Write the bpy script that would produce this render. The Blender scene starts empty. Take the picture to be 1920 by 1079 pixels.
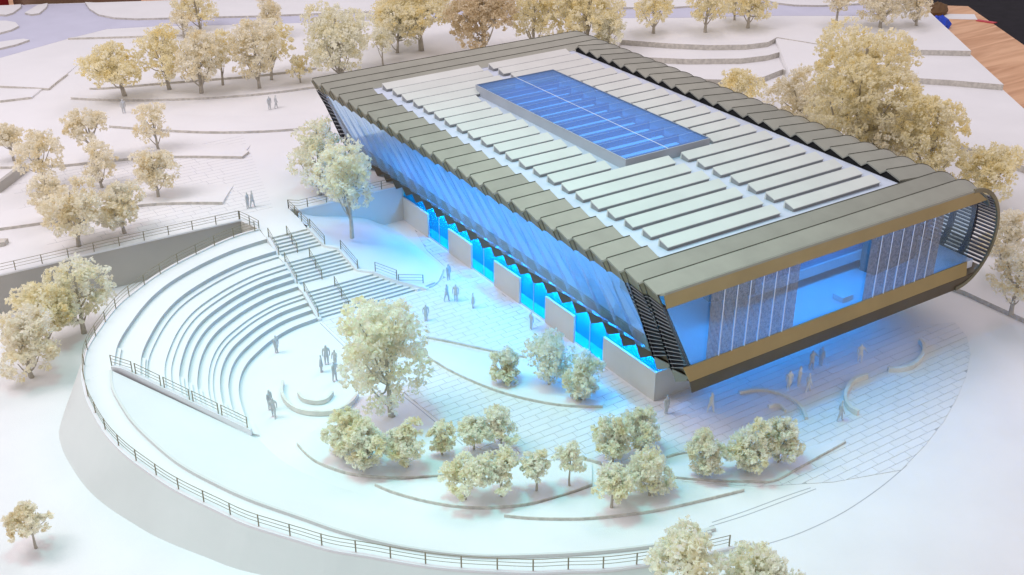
import bpy, math, random
from mathutils import Matrix, Vector

# ------------------------------------------------------------------ basics
S = 0.01            # an architectural model: 1 unit below is one centimetre on the table
sc = bpy.context.scene
col = sc.collection
ZU = 4.47           # height of the upper plaza above the lower one

# ---- camera
CR = [[0.836514, -0.547943, 0.001587], [0.254105, 0.390491, 0.884843], [0.485464, 0.73978, -0.465886]]
cam = bpy.data.cameras.new("camera")
cam.lens = 40.846
cam.sensor_width = 36
cam.clip_start, cam.clip_end = 0.02, 60
co = bpy.data.objects.new("camera", cam); col.objects.link(co)
M = Matrix(((CR[0][0], CR[1][0], -CR[2][0]), (CR[0][1], CR[1][1], -CR[2][1]), (CR[0][2], CR[1][2], -CR[2][2])))
co.matrix_world = Matrix.Translation([v * S for v in [-59.038, -66.585, 57.953]]) @ M.to_4x4()
sc.camera = co
# ---- world: the even bounce of a bright white room
w = bpy.data.worlds.new("World"); sc.world = w; w.use_nodes = True
bg = w.node_tree.nodes["Background"]
bg.inputs[0].default_value = (0.97, 0.92, 1.0, 1); bg.inputs[1].default_value = 0.50
# ---- ceiling lamps of the room
def area(name, loc, size, power, colr, target):
    l = bpy.data.lights.new(name, 'AREA'); l.shape = 'RECTANGLE'; l.size, l.size_y = size
    l.energy = power; l.color = colr
    o = bpy.data.objects.new(name, l); col.objects.link(o)
    o.location = [v * S for v in loc]
    d = Vector(target) * S - o.location
    o.rotation_euler = d.to_track_quat('-Z', 'Y').to_euler()
    return o
area("ceiling_lamp", (-105, 62, 160), (0.7, 1.1), 13.0, (1.0, 0.93, 0.97), (5, 25, 0))
area("ceiling_lamp", (105, 85, 195), (0.6, 1.3), 7.0, (1.0, 0.89, 0.94), (30, 30, 0))
# added cyan spot, no such lamp there; tints the middle of the plaza
l = bpy.data.lights.new("added_cyan_spot", 'SPOT'); l.energy = 18.0; l.color = (0.15, 1.0, 0.97); l.spot_size = math.radians(52); l.spot_blend = 1.0; l.shadow_soft_size = 0.12
o = bpy.data.objects.new("added_cyan_spot", l); col.objects.link(o); o.location = (-0.30, 0.10, 1.15)
o.rotation_euler = (Vector((-0.13, 0.09, 0)) - o.location).to_track_quat('-Z', 'Y').to_euler()
# ---- colour management and sampling
vs = sc.view_settings
vs.view_transform = 'Standard'; vs.look = 'None'; vs.gamma = 1.0; vs.exposure = 0.32; vs.use_curve_mapping = False
sc.render.engine = 'CYCLES'
sc.cycles.use_denoising = True
sc.cycles.adaptive_threshold = 0.02; sc.cycles.max_bounces = 6; sc.cycles.diffuse_bounces = 3; sc.cycles.glossy_bounces = 2; sc.cycles.transparent_max_bounces = 8
sc.cycles.caustics_reflective = False; sc.cycles.caustics_refractive = False
sc.cycles.sample_clamp_indirect = 4.0

# ------------------------------------------------------------------ materials
MATS = {}
def mat(name, colr, rough=0.6, metal=0.0, var=0.06, scale=60.0, bump=0.0, bscale=400.0, spec=0.4, colr2=None, objvar=0.0, wave=None):
    if name in MATS: return MATS[name]
    m = bpy.data.materials.new(name); m.use_nodes = True
    nt = m.node_tree; N = nt.nodes; L = nt.links
    b = N["Principled BSDF"]
    b.inputs["Roughness"].default_value = rough; b.inputs["Metallic"].default_value = metal
    b.inputs["Specular IOR Level"].default_value = spec
    tc = N.new("ShaderNodeTexCoord")
    nz = N.new("ShaderNodeTexNoise"); nz.inputs["Scale"].default_value = scale; nz.inputs["Detail"].default_value = 5
    L.new(tc.outputs["Object"], nz.inputs["Vector"])
    mx = N.new("ShaderNodeMix"); mx.data_type = 'RGBA'
    c2 = colr2 or tuple(max(0, c * (1 - var * 2.2)) for c in colr)
    mx.inputs[6].default_value = (*colr, 1); mx.inputs[7].default_value = (*c2, 1)
    rmp = N.new("ShaderNodeMapRange"); rmp.inputs[1].default_value = 0.35; rmp.inputs[2].default_value = 0.68
    L.new(nz.outputs["Fac"], rmp.inputs[0]); L.new(rmp.outputs[0], mx.inputs[0])
    out = mx.outputs[2]
    if objvar:
        oi = N.new("ShaderNodeObjectInfo"); mr = N.new("ShaderNodeMapRange")
        mr.inputs[3].default_value = 1 - objvar; mr.inputs[4].default_value = 1 + objvar
        L.new(oi.outputs["Random"], mr.inputs[0])
        mu = N.new("ShaderNodeMix"); mu.data_type = 'RGBA'; mu.blend_type = 'MULTIPLY'; mu.inputs[0].default_value = 1
        cb = N.new("ShaderNodeCombineColor")
        for k in range(3): L.new(mr.outputs[0], cb.inputs[k])
        L.new(out, mu.inputs[6]); L.new(cb.outputs[0], mu.inputs[7]); out = mu.outputs[2]
    L.new(out, b.inputs["Base Color"])
    if bump:
        n2 = N.new("ShaderNodeTexNoise"); n2.inputs["Scale"].default_value = bscale; n2.inputs["Detail"].default_value = 4
        L.new(tc.outputs["Object"], n2.inputs["Vector"])
        bp = N.new("ShaderNodeBump"); bp.inputs["Strength"].default_value = bump; bp.inputs["Distance"].default_value = 0.0006
        L.new(n2.outputs["Fac"], bp.inputs["Height"]); L.new(bp.outputs["Normal"], b.inputs["Normal"])
    MATS[name] = m
    return m
WHITE = mat("white_card", (0.81, 0.80, 0.80), 0.75, var=0.022, scale=14, bump=0.25, bscale=1100, spec=0.2)
SLAB = mat("paving_card", (0.77, 0.77, 0.78), 0.75, var=0.02, scale=30, bump=0.1, bscale=900, spec=0.2, objvar=0.012)
JOINT = mat("cut_joint", (0.48, 0.48, 0.50), 0.9)
EDGE = mat("burnt_card_edge", (0.66, 0.62, 0.55), 0.8, var=0.12, scale=200)
RISER = mat("shaded_riser_card", (0.50, 0.51, 0.50), 0.85, var=0.05, scale=60)  # riser shade put into the colour, darker than the white card tops
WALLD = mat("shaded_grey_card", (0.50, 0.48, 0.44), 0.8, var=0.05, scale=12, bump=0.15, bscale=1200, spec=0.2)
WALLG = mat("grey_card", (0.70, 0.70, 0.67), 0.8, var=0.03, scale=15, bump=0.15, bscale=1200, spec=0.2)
ROAD = mat("lavender_road_card", (0.60, 0.60, 0.72), 0.8, var=0.03, scale=20)
OLIVE = mat("olive_anodised_sheet", (0.335, 0.326, 0.268), 0.45, 0.25, var=0.05, scale=40, objvar=0.09, bump=0.05, bscale=1500)
FASC = mat("fascia_bronze_sheet", (0.22, 0.195, 0.12), 0.5, 0.25, var=0.08, scale=40, objvar=0.12)
SLAT = mat("grey_louvre_slat", (0.46, 0.47, 0.50), 0.45, 0.3, var=0.1)
OLIVED = mat("fold_edge_pleat_shade", (0.10, 0.095, 0.07), 0.5, 0.3)
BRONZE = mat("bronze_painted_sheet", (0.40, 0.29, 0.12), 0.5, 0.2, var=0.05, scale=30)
BRONZED = mat("dark_and_shaded_bronze", (0.13, 0.095, 0.055), 0.5, 0.3, var=0.1, scale=30)
FIN = mat("white_roof_fin", (0.66, 0.65, 0.61), 0.7, var=0.03, scale=30, objvar=0.03, bump=0.08, bscale=1500, spec=0.2)
FINB = mat("fin_shade_band", (0.30, 0.30, 0.30), 0.8)
DECK = mat("pale_roof_deck", (0.60, 0.63, 0.74), 0.6, var=0.05, scale=25)
CURB = mat("grey_skylight_curb", (0.42, 0.44, 0.48), 0.5, var=0.04, scale=40)
METAL = mat("dark_louvre_metal", (0.085, 0.088, 0.105), 0.35, 0.5, var=0.1)
BLACK = mat("black_gap_shade", (0.012, 0.012, 0.013), 0.9)
RAIL = mat("etched_brass_rail", (0.30, 0.265, 0.18), 0.5, 0.4, var=0.1)
TRUNK = mat("tree_wire", (0.50, 0.45, 0.37), 0.85, var=0.15, scale=120)
TRUNKW = mat("pale_tree_wire", (0.55, 0.53, 0.45), 0.85, var=0.12, scale=120)
INTW = mat("interior_white", (0.74, 0.76, 0.80), 0.7, var=0.02)
INTD = mat("interior_brown", (0.20, 0.17, 0.15), 0.7, var=0.1)
PGREY = mat("grey_figure_card", (0.60, 0.62, 0.62), 0.8, var=0.1)
PWHITE = mat("pale_figure_card", (0.80, 0.78, 0.72), 0.8, var=0.06)
MESHM = mat("perforated_mesh", (0.40, 0.37, 0.34), 0.45, 0.4, var=0.2, scale=500)
BENCH = mat("cream_bench_card", (0.80, 0.78, 0.70), 0.8, var=0.08, scale=80)

def wood():
    m = bpy.data.materials.new("table_wood"); m.use_nodes = True; nt = m.node_tree; N = nt.nodes; L = nt.links
    b = N["Principled BSDF"]; b.inputs["Roughness"].default_value = 0.5
    tc = N.new("ShaderNodeTexCoord"); mp = N.new("ShaderNodeMapping"); mp.inputs["Rotation"].default_value = (0, 0, 0.95); mp.inputs["Scale"].default_value = (1.5, 14, 1)
    nz = N.new("ShaderNodeTexNoise"); nz.inputs["Scale"].default_value = 3; nz.inputs["Detail"].default_value = 8; nz.inputs["Distortion"].default_value = 1.2
    cr = N.new("ShaderNodeValToRGB"); cr.color_ramp.elements[0].color = (0.52, 0.25, 0.11, 1); cr.color_ramp.elements[1].color = (0.76, 0.44, 0.24, 1)
    cr.color_ramp.elements[0].position = 0.3; cr.color_ramp.elements[1].position = 0.62
    L.new(tc.outputs["Object"], mp.inputs[0]); L.new(mp.outputs[0], nz.inputs["Vector"]); L.new(nz.outputs["Fac"], cr.inputs[0]); L.new(cr.outputs[0], b.inputs["Base Color"])
    return m
WOOD = wood()
CARPET = mat("dark_carpet", (0.018, 0.014, 0.020), 0.95, var=0.2, scale=20)

def glass(name, tint, diff, gl, dcol):
    m = bpy.data.materials.new(name); m.use_nodes = True; nt = m.node_tree; N = nt.nodes; L = nt.links
    N.remove(N["Principled BSDF"])
    t = N.new("ShaderNodeBsdfTransparent"); t.inputs[0].default_value = (*tint, 1)
    d = N.new("ShaderNodeBsdfDiffuse"); d.inputs[0].default_value = (*dcol, 1)
    tr = N.new("ShaderNodeBsdfTranslucent"); tr.inputs[0].default_value = (*dcol, 1)
    g = N.new("ShaderNodeBsdfGlossy"); g.inputs["Roughness"].default_value = 0.08
    a = N.new("ShaderNodeMixShader"); a.inputs[0].default_value = 0.5; L.new(d.outputs[0], a.inputs[1]); L.new(tr.outputs[0], a.inputs[2])
    nz = N.new("ShaderNodeTexNoise"); nz.inputs["Scale"].default_value = 35
    tc = N.new("ShaderNodeTexCoord"); L.new(tc.outputs["Object"], nz.inputs["Vector"])
    mr = N.new("ShaderNodeMapRange"); mr.inputs[3].default_value = diff * 0.7; mr.inputs[4].default_value = diff * 1.3; L.new(nz.outputs["Fac"], mr.inputs[0])
    b = N.new("ShaderNodeMixShader"); L.new(mr.outputs[0], b.inputs[0]); L.new(t.outputs[0], b.inputs[1]); L.new(a.outputs[0], b.inputs[2])
    fr = N.new("ShaderNodeFresnel"); fr.inputs[0].default_value = 1.35
    ml = N.new("ShaderNodeMath"); ml.operation = 'MULTIPLY'; ml.inputs[1].default_value = gl; L.new(fr.outputs[0], ml.inputs[0])
    c = N.new("ShaderNodeMixShader"); L.new(ml.outputs[0], c.inputs[0]); L.new(b.outputs[0], c.inputs[1]); L.new(g.outputs[0], c.inputs[2])
    L.new(c.outputs[0], N["Material Output"].inputs[0])
    return m
GLASS = glass("pleated_acrylic", (0.74, 0.88, 1.0), 0.09, 0.25, (0.72, 0.80, 0.90))
CGLASS = glass("glow_tinted_acrylic", (0.10, 0.72, 1.0), 0.22, 0.15, (0.04, 0.62, 1.0))  # cyan of the LED glow put into the acrylic's tint
FGLASS = glass("front_acrylic", (0.78, 0.90, 1.0), 0.02, 0.2, (0.7, 0.8, 0.92))
SGLASS = glass("blue_skylight_acrylic", (0.68, 0.84, 1.0), 0.18, 0.5, (0.30, 0.50, 0.88))

def emit(name, colr, st):
    m = bpy.data.materials.new(name); m.use_nodes = True; nt = m.node_tree; N = nt.nodes
    N.remove(N["Principled BSDF"]); e = N.new("ShaderNodeEmission")
    e.inputs[0].default_value = (*colr, 1); e.inputs[1].default_value = st
    nt.links.new(e.outputs[0], N["Material Output"].inputs[0])
    return m
LEDWALL = emit("cyan_led", (0.08, 0.66, 1.0), 150.0)
LEDU = emit("cyan_led_front", (0.05, 0.60, 1.0), 48.0)
LED = emit("blue_led", (0.0, 0.42, 1.0), 32.0)
LEDF = emit("blue_led_front", (0.0, 0.36, 1.0), 48.0)
LEDS = emit("blue_led_panel", (0.16, 0.47, 0.90), 2.2)

def foliage(name, c1, c2, c3):
    m = bpy.data.materials.new(name); m.use_nodes = True; nt = m.node_tree; N = nt.nodes; L = nt.links
    N.remove(N["Principled BSDF"])
    tc = N.new("ShaderNodeTexCoord"); oi = N.new("ShaderNodeObjectInfo")
    ad = N.new("ShaderNodeVectorMath"); ad.operation = 'ADD'
    L.new(tc.outputs["Object"], ad.inputs[0]); L.new(oi.outputs["Location"], ad.inputs[1])
    nz = N.new("ShaderNodeTexNoise"); nz.inputs["Scale"].default_value = 55; nz.inputs["Detail"].default_value = 3; nz.inputs["Roughness"].default_value = 0.7
    L.new(ad.outputs[0], nz.inputs["Vector"])
    cr = N.new("ShaderNodeValToRGB"); e = cr.color_ramp.elements
    e[0].position = 0.34; e[0].color = (*c3, 1); e[1].position = 0.66; e[1].color = (*c1, 1)
    k = e.new(0.5); k.color = (*c2, 1)
    L.new(nz.outputs["Fac"], cr.inputs[0])
    d = N.new("ShaderNodeBsdfDiffuse"); t = N.new("ShaderNodeBsdfTranslucent"); mx = N.new("ShaderNodeMixShader"); mx.inputs[0].default_value = 0.62
    L.new(cr.outputs[0], d.inputs[0]); L.new(cr.outputs[0], t.inputs[0]); L.new(d.outputs[0], mx.inputs[1]); L.new(t.outputs[0], mx.inputs[2])
    L.new(mx.outputs[0], N["Material Output"].inputs[0])
    return m
FOL = {
 'cream': foliage("cream_lichen", (0.97, 0.96, 0.87), (0.96, 0.94, 0.80), (0.92, 0.85, 0.60)),
 'gold': foliage("golden_lichen", (0.98, 0.94, 0.80), (0.97, 0.91, 0.68), (0.94, 0.82, 0.48)),
 'tan': foliage("tan_lichen", (0.97, 0.94, 0.85), (0.95, 0.90, 0.75), (0.90, 0.80, 0.56)),
 'brown': foliage("brown_lichen", (0.88, 0.79, 0.62), (0.82, 0.71, 0.51), (0.68, 0.55, 0.34)),
}

# ------------------------------------------------------------------ mesh helpers (coordinates in model units)
class MB:
    def __init__(s): s.v = []; s.f = []; s.m = []
    def add(s, vs, fs, mi=0):
        o = len(s.v); s.v += [tuple(p) for p in vs]; s.f += [tuple(i + o for i in f) for f in fs]; s.m += [mi] * len(fs)
        return s
    def box(s, x0, x1, y0, y1, z0, z1, mi=0):
        return s.add([(x0,y0,z0),(x1,y0,z0),(x1,y1,z0),(x0,y1,z0),(x0,y0,z1),(x1,y0,z1),(x1,y1,z1),(x0,y1,z1)],
                     [(3,2,1,0),(4,5,6,7),(0,1,5,4),(1,2,6,5),(2,3,7,6),(3,0,4,7)], mi)
    def prism(s, poly, z0, z1, mt=0, ms=None):
        """poly: list of (x,y); z0,z1: numbers or per-vertex lists"""
        n = len(poly)
        a = sum(poly[i][0]*poly[(i+1)%n][1] - poly[(i+1)%n][0]*poly[i][1] for i in range(n))
        idx = list(range(n)) if a > 0 else list(range(n))[::-1]
        g = lambda z, i: z[i] if isinstance(z, (list, tuple)) else z
        vs = [(poly[i][0], poly[i][1], g(z0, i)) for i in idx] + [(poly[i][0], poly[i][1], g(z1, i)) for i in idx]
        s.add(vs, [tuple(range(n, 2*n))], mt)
        s.add(vs, [tuple(range(n-1, -1, -1))] + [(i, (i+1) % n, n + (i+1) % n, n + i) for i in range(n)], mt if ms is None else ms)
        return s
    def exx(s, sec, x0, x1, mi=0):
        """YZ section extruded along X"""
        n = len(sec); vs = [(x0, y, z) for y, z in sec] + [(x1, y, z) for y, z in sec]
        return s.add(vs, [tuple(range(n)), tuple(range(2*n-1, n-1, -1))] + [(i, i+n, (i+1) % n + n, (i+1) % n) for i in range(n)], mi)
    def tube(s, pts, r, k=5, mi=0, r2=None):
        pts = [Vector(p) for p in pts]; n = len(pts); vs = []; fs = []
        for i, p in enumerate(pts):
            d = (pts[min(i+1, n-1)] - pts[max(i-1, 0)])
            d = d.normalized() if d.length > 1e-9 else Vector((0, 0, 1))
            up = Vector((0, 0, 1)) if abs(d.z) < 0.9 else Vector((1, 0, 0))
            a = d.cross(up).normalized(); b = a.cross(d)
            rr = r if r2 is None else r + (r2 - r) * i / max(1, n-1)
            for j in range(k):
                t = 2*math.pi*(j + .5)/k; vs.append(tuple(p + a*math.cos(t)*rr + b*math.sin(t)*rr))
        for i in range(n-1):
            for j in range(k): fs.append((i*k+j, i*k+(j+1) % k, (i+1)*k+(j+1) % k, (i+1)*k+j))
        fs.append(tuple(range(k-1, -1, -1))); fs.append(tuple((n-1)*k+j for j in range(k)))
        return s.add(vs, fs, mi)
    def wall(s, pts, th, h, z=None, mi=0):
        """a band following a line of (x,y[,z]) points, thickness th, height h"""
        n = len(pts); L = []; R = []
        for i in range(n):
            a = pts[max(i-1, 0)]; b = pts[min(i+1, n-1)]; dx, dy = b[0]-a[0], b[1]-a[1]; l = math.hypot(dx, dy) or 1
            nx, ny = -dy/l*th/2, dx/l*th/2; L.append((pts[i][0]+nx, pts[i][1]+ny)); R.append((pts[i][0]-nx, pts[i][1]-ny))
        zz = [p[2] if len(p) > 2 else z for p in pts]
        hh = h if isinstance(h, (list, tuple)) else [h]*n
        vs = []
        for i in range(n): vs += [(*L[i], zz[i]), (*R[i], zz[i]), (*R[i], zz[i]+hh[i]), (*L[i], zz[i]+hh[i])]
        fs = []
        for i in range(n-1):
            o = 4*i
            for j in range(4): fs.append((o+j, o+4+j, o+4+(j+1) % 4, o+(j+1) % 4))
        fs.append((0, 1, 2, 3)); o = 4*(n-1); fs.append((o+3, o+2, o+1, o))
        return s.add(vs, fs, mi)
    def mesh(s, name, mats, org=(0, 0, 0), smooth=False):
        me = bpy.data.meshes.new(name)
        me.from_pydata([((x-org[0])*S, (y-org[1])*S, (z-org[2])*S) for x, y, z in s.v], [], s.f)
        for m in mats: me.materials.append(m)
        if len(mats) > 1: me.polygons.foreach_set("material_index", s.m)
        if smooth: me.polygons.foreach_set("use_smooth", [True]*len(me.polygons))
        me.validate(); me.update()
        return me
    def obj(s, name, mats, parent=None, org=None, smooth=False):
        if not isinstance(mats, (list, tuple)): mats = [mats]
        if org is None: org = ORG.get(parent.name, (0, 0, 0)) if parent else (0, 0, 0)
        o = bpy.data.objects.new(name, s.mesh(name, mats, org, smooth)); col.objects.link(o)
        if parent: o.parent = parent; ORG[o.name] = org
        else: o.location = [c*S for c in org]; ORG[o.name] = org
        return o
ORG = {}
def link(name, me, parent, loc=None):
    o = bpy.data.objects.new(name, me); col.objects.link(o); o.parent = parent
    if loc: o.location = [c*S for c in loc]
    return o
def thing(name, label, cat, org, group=None):
    o = bpy.data.objects.new(name, None); col.objects.link(o); o.empty_display_size = 0.01
    o.location = [c*S for c in org]; ORG[o.name] = org
    o["label"] = label; o["category"] = cat
    if group: o["group"] = group
    return o
def tag(o, label, cat, group=None):
    o["label"] = label; o["category"] = cat
    if group: o["group"] = group
    return o
def struct(o): o["kind"] = "structure"; return o
def spline(pts, n=6):
    """Catmull-Rom through 2-D or 3-D points"""
    out = []; m = len(pts)
    for i in range(m-1):
        p = [pts[max(i-1, 0)], pts[i], pts[i+1], pts[min(i+2, m-1)]]
        for k in range(n):
            t = k/n
            out.append(tuple(0.5*((2*p[1][d]) + (-p[0][d]+p[2][d])*t + (2*p[0][d]-5*p[1][d]+4*p[2][d]-p[3][d])*t*t + (-p[0][d]+3*p[1][d]-3*p[2][d]+p[3][d])*t**3) for d in range(len(pts[0]))))
    out.append(tuple(pts[-1])); return out
def resample(pts, n):
    L = [0]
    for a, b in zip(pts, pts[1:]): L.append(L[-1] + math.dist(a, b))
    out = []; j = 0
    for i in range(n):
        d = L[-1]*i/(n-1)
        while j < len(pts)-2 and L[j+1] < d: j += 1
        t = (d-L[j])/((L[j+1]-L[j]) or 1); out.append(tuple(a+(b-a)*t for a, b in zip(pts[j], pts[j+1])))
    return out
def lerp(a, b, t): return tuple(x+(y-x)*t for x, y in zip(a, b))
def inside(p, poly):
    x, y = p; r = False; n = len(poly)
    for i in range(n):
        x1, y1 = poly[i][:2]; x2, y2 = poly[(i+1) % n][:2]
        if (y1 > y) != (y2 > y) and x < (x2-x1)*(y-y1)/(y2-y1)+x1: r = not r
    return r
def clip_rect(poly, x0, x1, y0, y1):
    def cl(P, ax, v, keep):
        out = []
        for i in range(len(P)):
            a, b = P[i-1], P[i]; ia, ib = keep(a[ax]), keep(b[ax])
            if ia != ib:
                t = (v-a[ax])/(b[ax]-a[ax]); out.append((a[0]+(b[0]-a[0])*t, a[1]+(b[1]-a[1])*t))
            if ib: out.append(b)
        return out
    for ax, v, k in ((0, x0, lambda q: q >= x0), (0, x1, lambda q: q <= x1), (1, y0, lambda q: q >= y0), (1, y1, lambda q: q <= y1)):
        poly = cl(poly, ax, v, k)
        if len(poly) < 3: return []
    return poly

# ================================================================== table, board and ground levels
tb = MB().prism([(-140, -95), (200, -95), (138.03,59.37), (153.52,83.80), (140, 95), (60, 260), (-140, 260)], -6.5, -3)
o = tag(tb.obj("work_table", WOOD, org=(20, 60, -75)), "orange brown wooden table top showing beside the white model board", "table")
for lx, ly in ((-125, -85), (120, -80), (-125, 240), (60, 235)):
    MB().box(lx-4, lx+4, ly-4, ly+4, -75, -6.5).obj("leg", WOOD, o)
struct(MB().box(-900, 900, -600, 1200, -76, -75).obj("floor", CARPET))
EDGE_R = [(60, -17.8), (81.5, 13.3), (96.4, 34.9), (118.8, 67.3), (126, 77.8)]
BACK = [(126, 92.5), (-6.6, 155.3), (-21.1, 162.3), (-90, 195.6)]
board = [(-90, -70), (45, -70)] + EDGE_R + BACK
struct(MB().prism(board, -3, 0).obj("ground", WHITE))

# nested card layers that climb to the upper plaza
C5 = [(37.4, 12), (39.6, 2), (40.5, -2.1), (40.6, -9.1), (41.5, -40)]
C4 = [(37.4, 30), (45, 14), (49.5, 4), (50.8, -.2), (50.4, -1.9), (49.5, -30)]
C3 = [(37.4, 52)] + [(59.50,64.41), (64.69,60.41), (69.81,58.70), (75.46,59.99)] + [(73.8, 50), (71.6, 36), (70.9, 25.2), (71.5, 13.3), (71.5, 0)]
C2 = [(37.4, 56)] + [(56.32,77.14), (64.39,70.15), (71.78,65.71), (76.65,64.68), (80.43,65.12)] + [(82, 52), (85.6, 45.1), (90.5, 40.2), (95.6, 34.2)]
C1 = [(37.4, 60)] + [(60.33,82.34), (65.96,76.05), (70.49,72.01), (75.85,68.91), (79.91,68.15), (83.24,69.43)] + [(86, 63), (88.4, 58.6), (95, 53.2), (103.8, 46.5)]
def layer(name, line, z, tail):
    return struct(MB().prism(line + tail, -0.02, z, 0, 1).obj(name, [WHITE, EDGE]))
layer("terrain_layer", C5, .5, [(60.2, -17.5), (81.4, 13.2), (96.3, 34.8), (96.3, 60), (37.4, 60)])
layer("terrain_layer", C4, 1.8, [(60.1, -17.6), (81.3, 13.1), (96.2, 34.7), (96, 60), (37.4, 60)])
layer("terrain_layer", C3, 2.7, [(81.2, 13.1), (96.1, 34.6), (110, 60), (70, 90), (37.4, 80)])
layer("terrain_layer", C2, 3.6, [(110, 54.7), (100, 80), (60, 100), (37.4, 90)])
UP = [(-90, 49.3), (-45, 48.9), (-34.3, 48.8), (-19.9, 48.3), (-18.9, 44.6), (-19.25, 42.1), (-14.5, 42.1), (-14.11,45.23), (-14.01,47.95), (-13.1, 47.5), (0.0, 47.4), (37.4, 47.4)]
layer("upper_plaza", UP + C1, ZU, [(118.7, 67.2), (125.9, 77.7)] + [(x, y-.2) for x, y in BACK])
# sloping path between the terraced lawns
struct(MB().prism([(84.4, 71.5), (89.5, 60), (81, 49), (73, 33), (69.5, 35), (72.5, 55), (76.5, 61)], [0]*7, [4.50, 4.50, 3.4, 2.74, 2.74, 2.76, 2.95]).obj("path", WHITE))

# ---- roads and kerbed islands behind
rd = [(-28.41,127.46), (-21.58,130.49), (-16.49,132.80), (-9.42,135.29), (-2.16,132.62), (13.14,124.37), (31.33,115.55), (55.67,101.52), (76.87,88.25), (91.78,80.34), (104.57,72.08), (114.34,68.41)]
struct(MB().prism(rd + [(126, 90), (-6.6, 154.6), (-21.1, 161.6), (-60, 180.5), (-60, 150)], ZU, ZU+.04).obj("road", ROAD))
def island(px, z=ZU+.04, h=.34):
    return struct(MB().prism(px, z, z+h, 0, 1).obj("traffic_island", [WHITE, EDGE]))
island([(-7.76,154.59), (-8.38,149.50), (-8.17,144.51), (-6.44,140.81), (-3.28,137.93), (2.59,134.98), (14.85,128.55), (33.67,120.10), (58.78,106.10), (80.99,93.11), (92.50,89.36), (100, 98), (20, 140), (-6, 153)])
island([(98.48,88.32), (98.69,85.36), (100.45,82.37), (104.26,79.44), (112.02,76.28), (124, 88), (116, 93)])
island([(-22.81,153.97), (-21.94,152.98), (-20.58,153.84), (-18.42,157.34), (-17.97,159.34), (-21.49,160.23)])
island([(-18.83,152.71), (-18.07,150.91), (-16.78,150.95), (-14.54,154.84), (-13.70,157.50), (-15.46,157.25)])
island([(-25.49,141.32), (-23.38,142.32), (-21.77,144.08), (-21.67,146.89), (-22.83,148.88), (-23.76,149.48)])
island([(-27.50,131.78), (-24.85,132.60), (-22.29,134.28), (-22.95,135.46), (-25.01,135.67), (-26.69,135.63)])

# ---- lawns cut from card: front edge raised, running out flush at the back
def lawn(name, front, back, z, h=.3, sides=True):
    f = spline(front, 5); b = resample(spline(back, 5), len(f)); n = len(f)
    vs = []
    for i in range(n): vs += [(*f[i], z-.01), (*f[i], z+h), (*lerp(f[i], b[i], .5), z+h*.75), (*b[i], z+.006)]
    fs = [(4*i+j, 4*i+4+j, 4*i+5+j, 4*i+1+j) for i in range(n-1) for j in range(1, 3)]
    fs += [(3, 2, 1, 0), (4*n-4, 4*n-3, 4*n-2, 4*n-1)]
    m = MB(); m.add(vs, fs, 0)
    o = struct(m.obj(name, WHITE))
    MB().wall([(x, y) for x, y in f], .08, h+.02, z).obj("edging", EDGE, o)
    return o
def off(line, d):  # shift a line away from the camera
    return [(x+d*.55, y+d*.83) for x, y in line]
E4 = [(-21.03,103.59), (-18.87,102.49), (-9.48,99.69), (1.64,96.18), (10.76,94.73)]
E5 = [(-24.46,100.65), (-20.40,97.18), (-14.06,93.07), (-7.39,89.86), (-0.26,87.52), (7.54,86.26)]
lawn("lawn", [(-16.66,132.14), (-11.14,129.34), (-5.74,126.61), (6.04,120.93)], [(-15.51,132.55), (-9.72,134.27), (-2.49,131.61), (7.99,126.06)], ZU)
lawn("lawn", E4, off(E4, 9), ZU)
lawn("lawn", E5, off(E5, 5), ZU)
E2 = [(-34.25,113.94), (-31.74,111.72), (-28.00,108.40), (-26.04,106.55)]
lawn("lawn", E2, off(E2, 14), ZU)
lawn("lawn", [(-26.04,106.55), (-23.89,109.64), (-21.87,112.35)], off([(-28.00,108.40), (-26.21,111.14), (-23.76,114.84)], 3), ZU)
E3 = [(-35.94,105.33), (-33.23,104.67), (-29.05,103.91)]
lawn("lawn", E3, off(E3, 7), ZU)
E6 = [(-23.29,85.95), (-20.26,83.01), (-16.97,79.90), (-12.45,76.25), (-6.40,72.80), (0.50,70.27)]
lawn("lawn", E6, off(E6, 7), ZU)
E7 = [(-40.42,79.46), (-35.42,76.63), (-31.73,74.86), (-25.98,73.24), (-19.51,70.33), (-12.59,65.62)]
lawn("lawn", E7, off(E7, 5), ZU)
lawn("lawn", [(-12.59,65.62), (-11.91,66.27), (-11.23,66.92)], off([(-13.36,66.34), (-12.69,66.99), (-12.00,67.65)], 1), ZU)
E8 = [(-44.31,60.02), (-42.71,59.80), (-40.05,59.22), (-37.32,58.78), (-32.73,58.54), (-27.68,57.72), (-23.82,55.93), (-19.84,53.35)]
lawn("lawn", E8, off(E8, 6), ZU)
# plaza beds
LA = [(-29.75,11.33), (-29.70,9.48), (-29.31,7.71), (-28.03,5.31), (-26.43,3.67), (-24.31,2.12), (-21.29,0.58)]
lawn("planting_bed", LA, [(-26.93,12.81), (-26.24,11.59), (-25.14,10.20), (-23.85,8.70), (-21.85,6.65), (-20.63,5.11), (-19.20,3.08)], 0, .24)
LB = [(-26.81,2.66), (-25.97,0.87), (-24.36,-1.48), (-22.58,-3.43), (-20.54,-4.92), (-17.82,-6.14), (-14.65,-6.76), (-12.12,-6.92)]
lawn("planting_bed", LB, [(-21.18,0.59), (-19.98,0.06), (-18.73,-0.41), (-17.47,-0.88), (-16.20,-1.36), (-14.56,-2.08), (-12.08,-3.17), (-10.13,-4.26)], 0, .24)
LC = [(-20.19,-6.32), (-18.46,-7.83), (-15.73,-9.69), (-13.49,-10.84), (-10.30,-12.15), (-6.75,-13.12), (-2.30,-14.15)]
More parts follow.
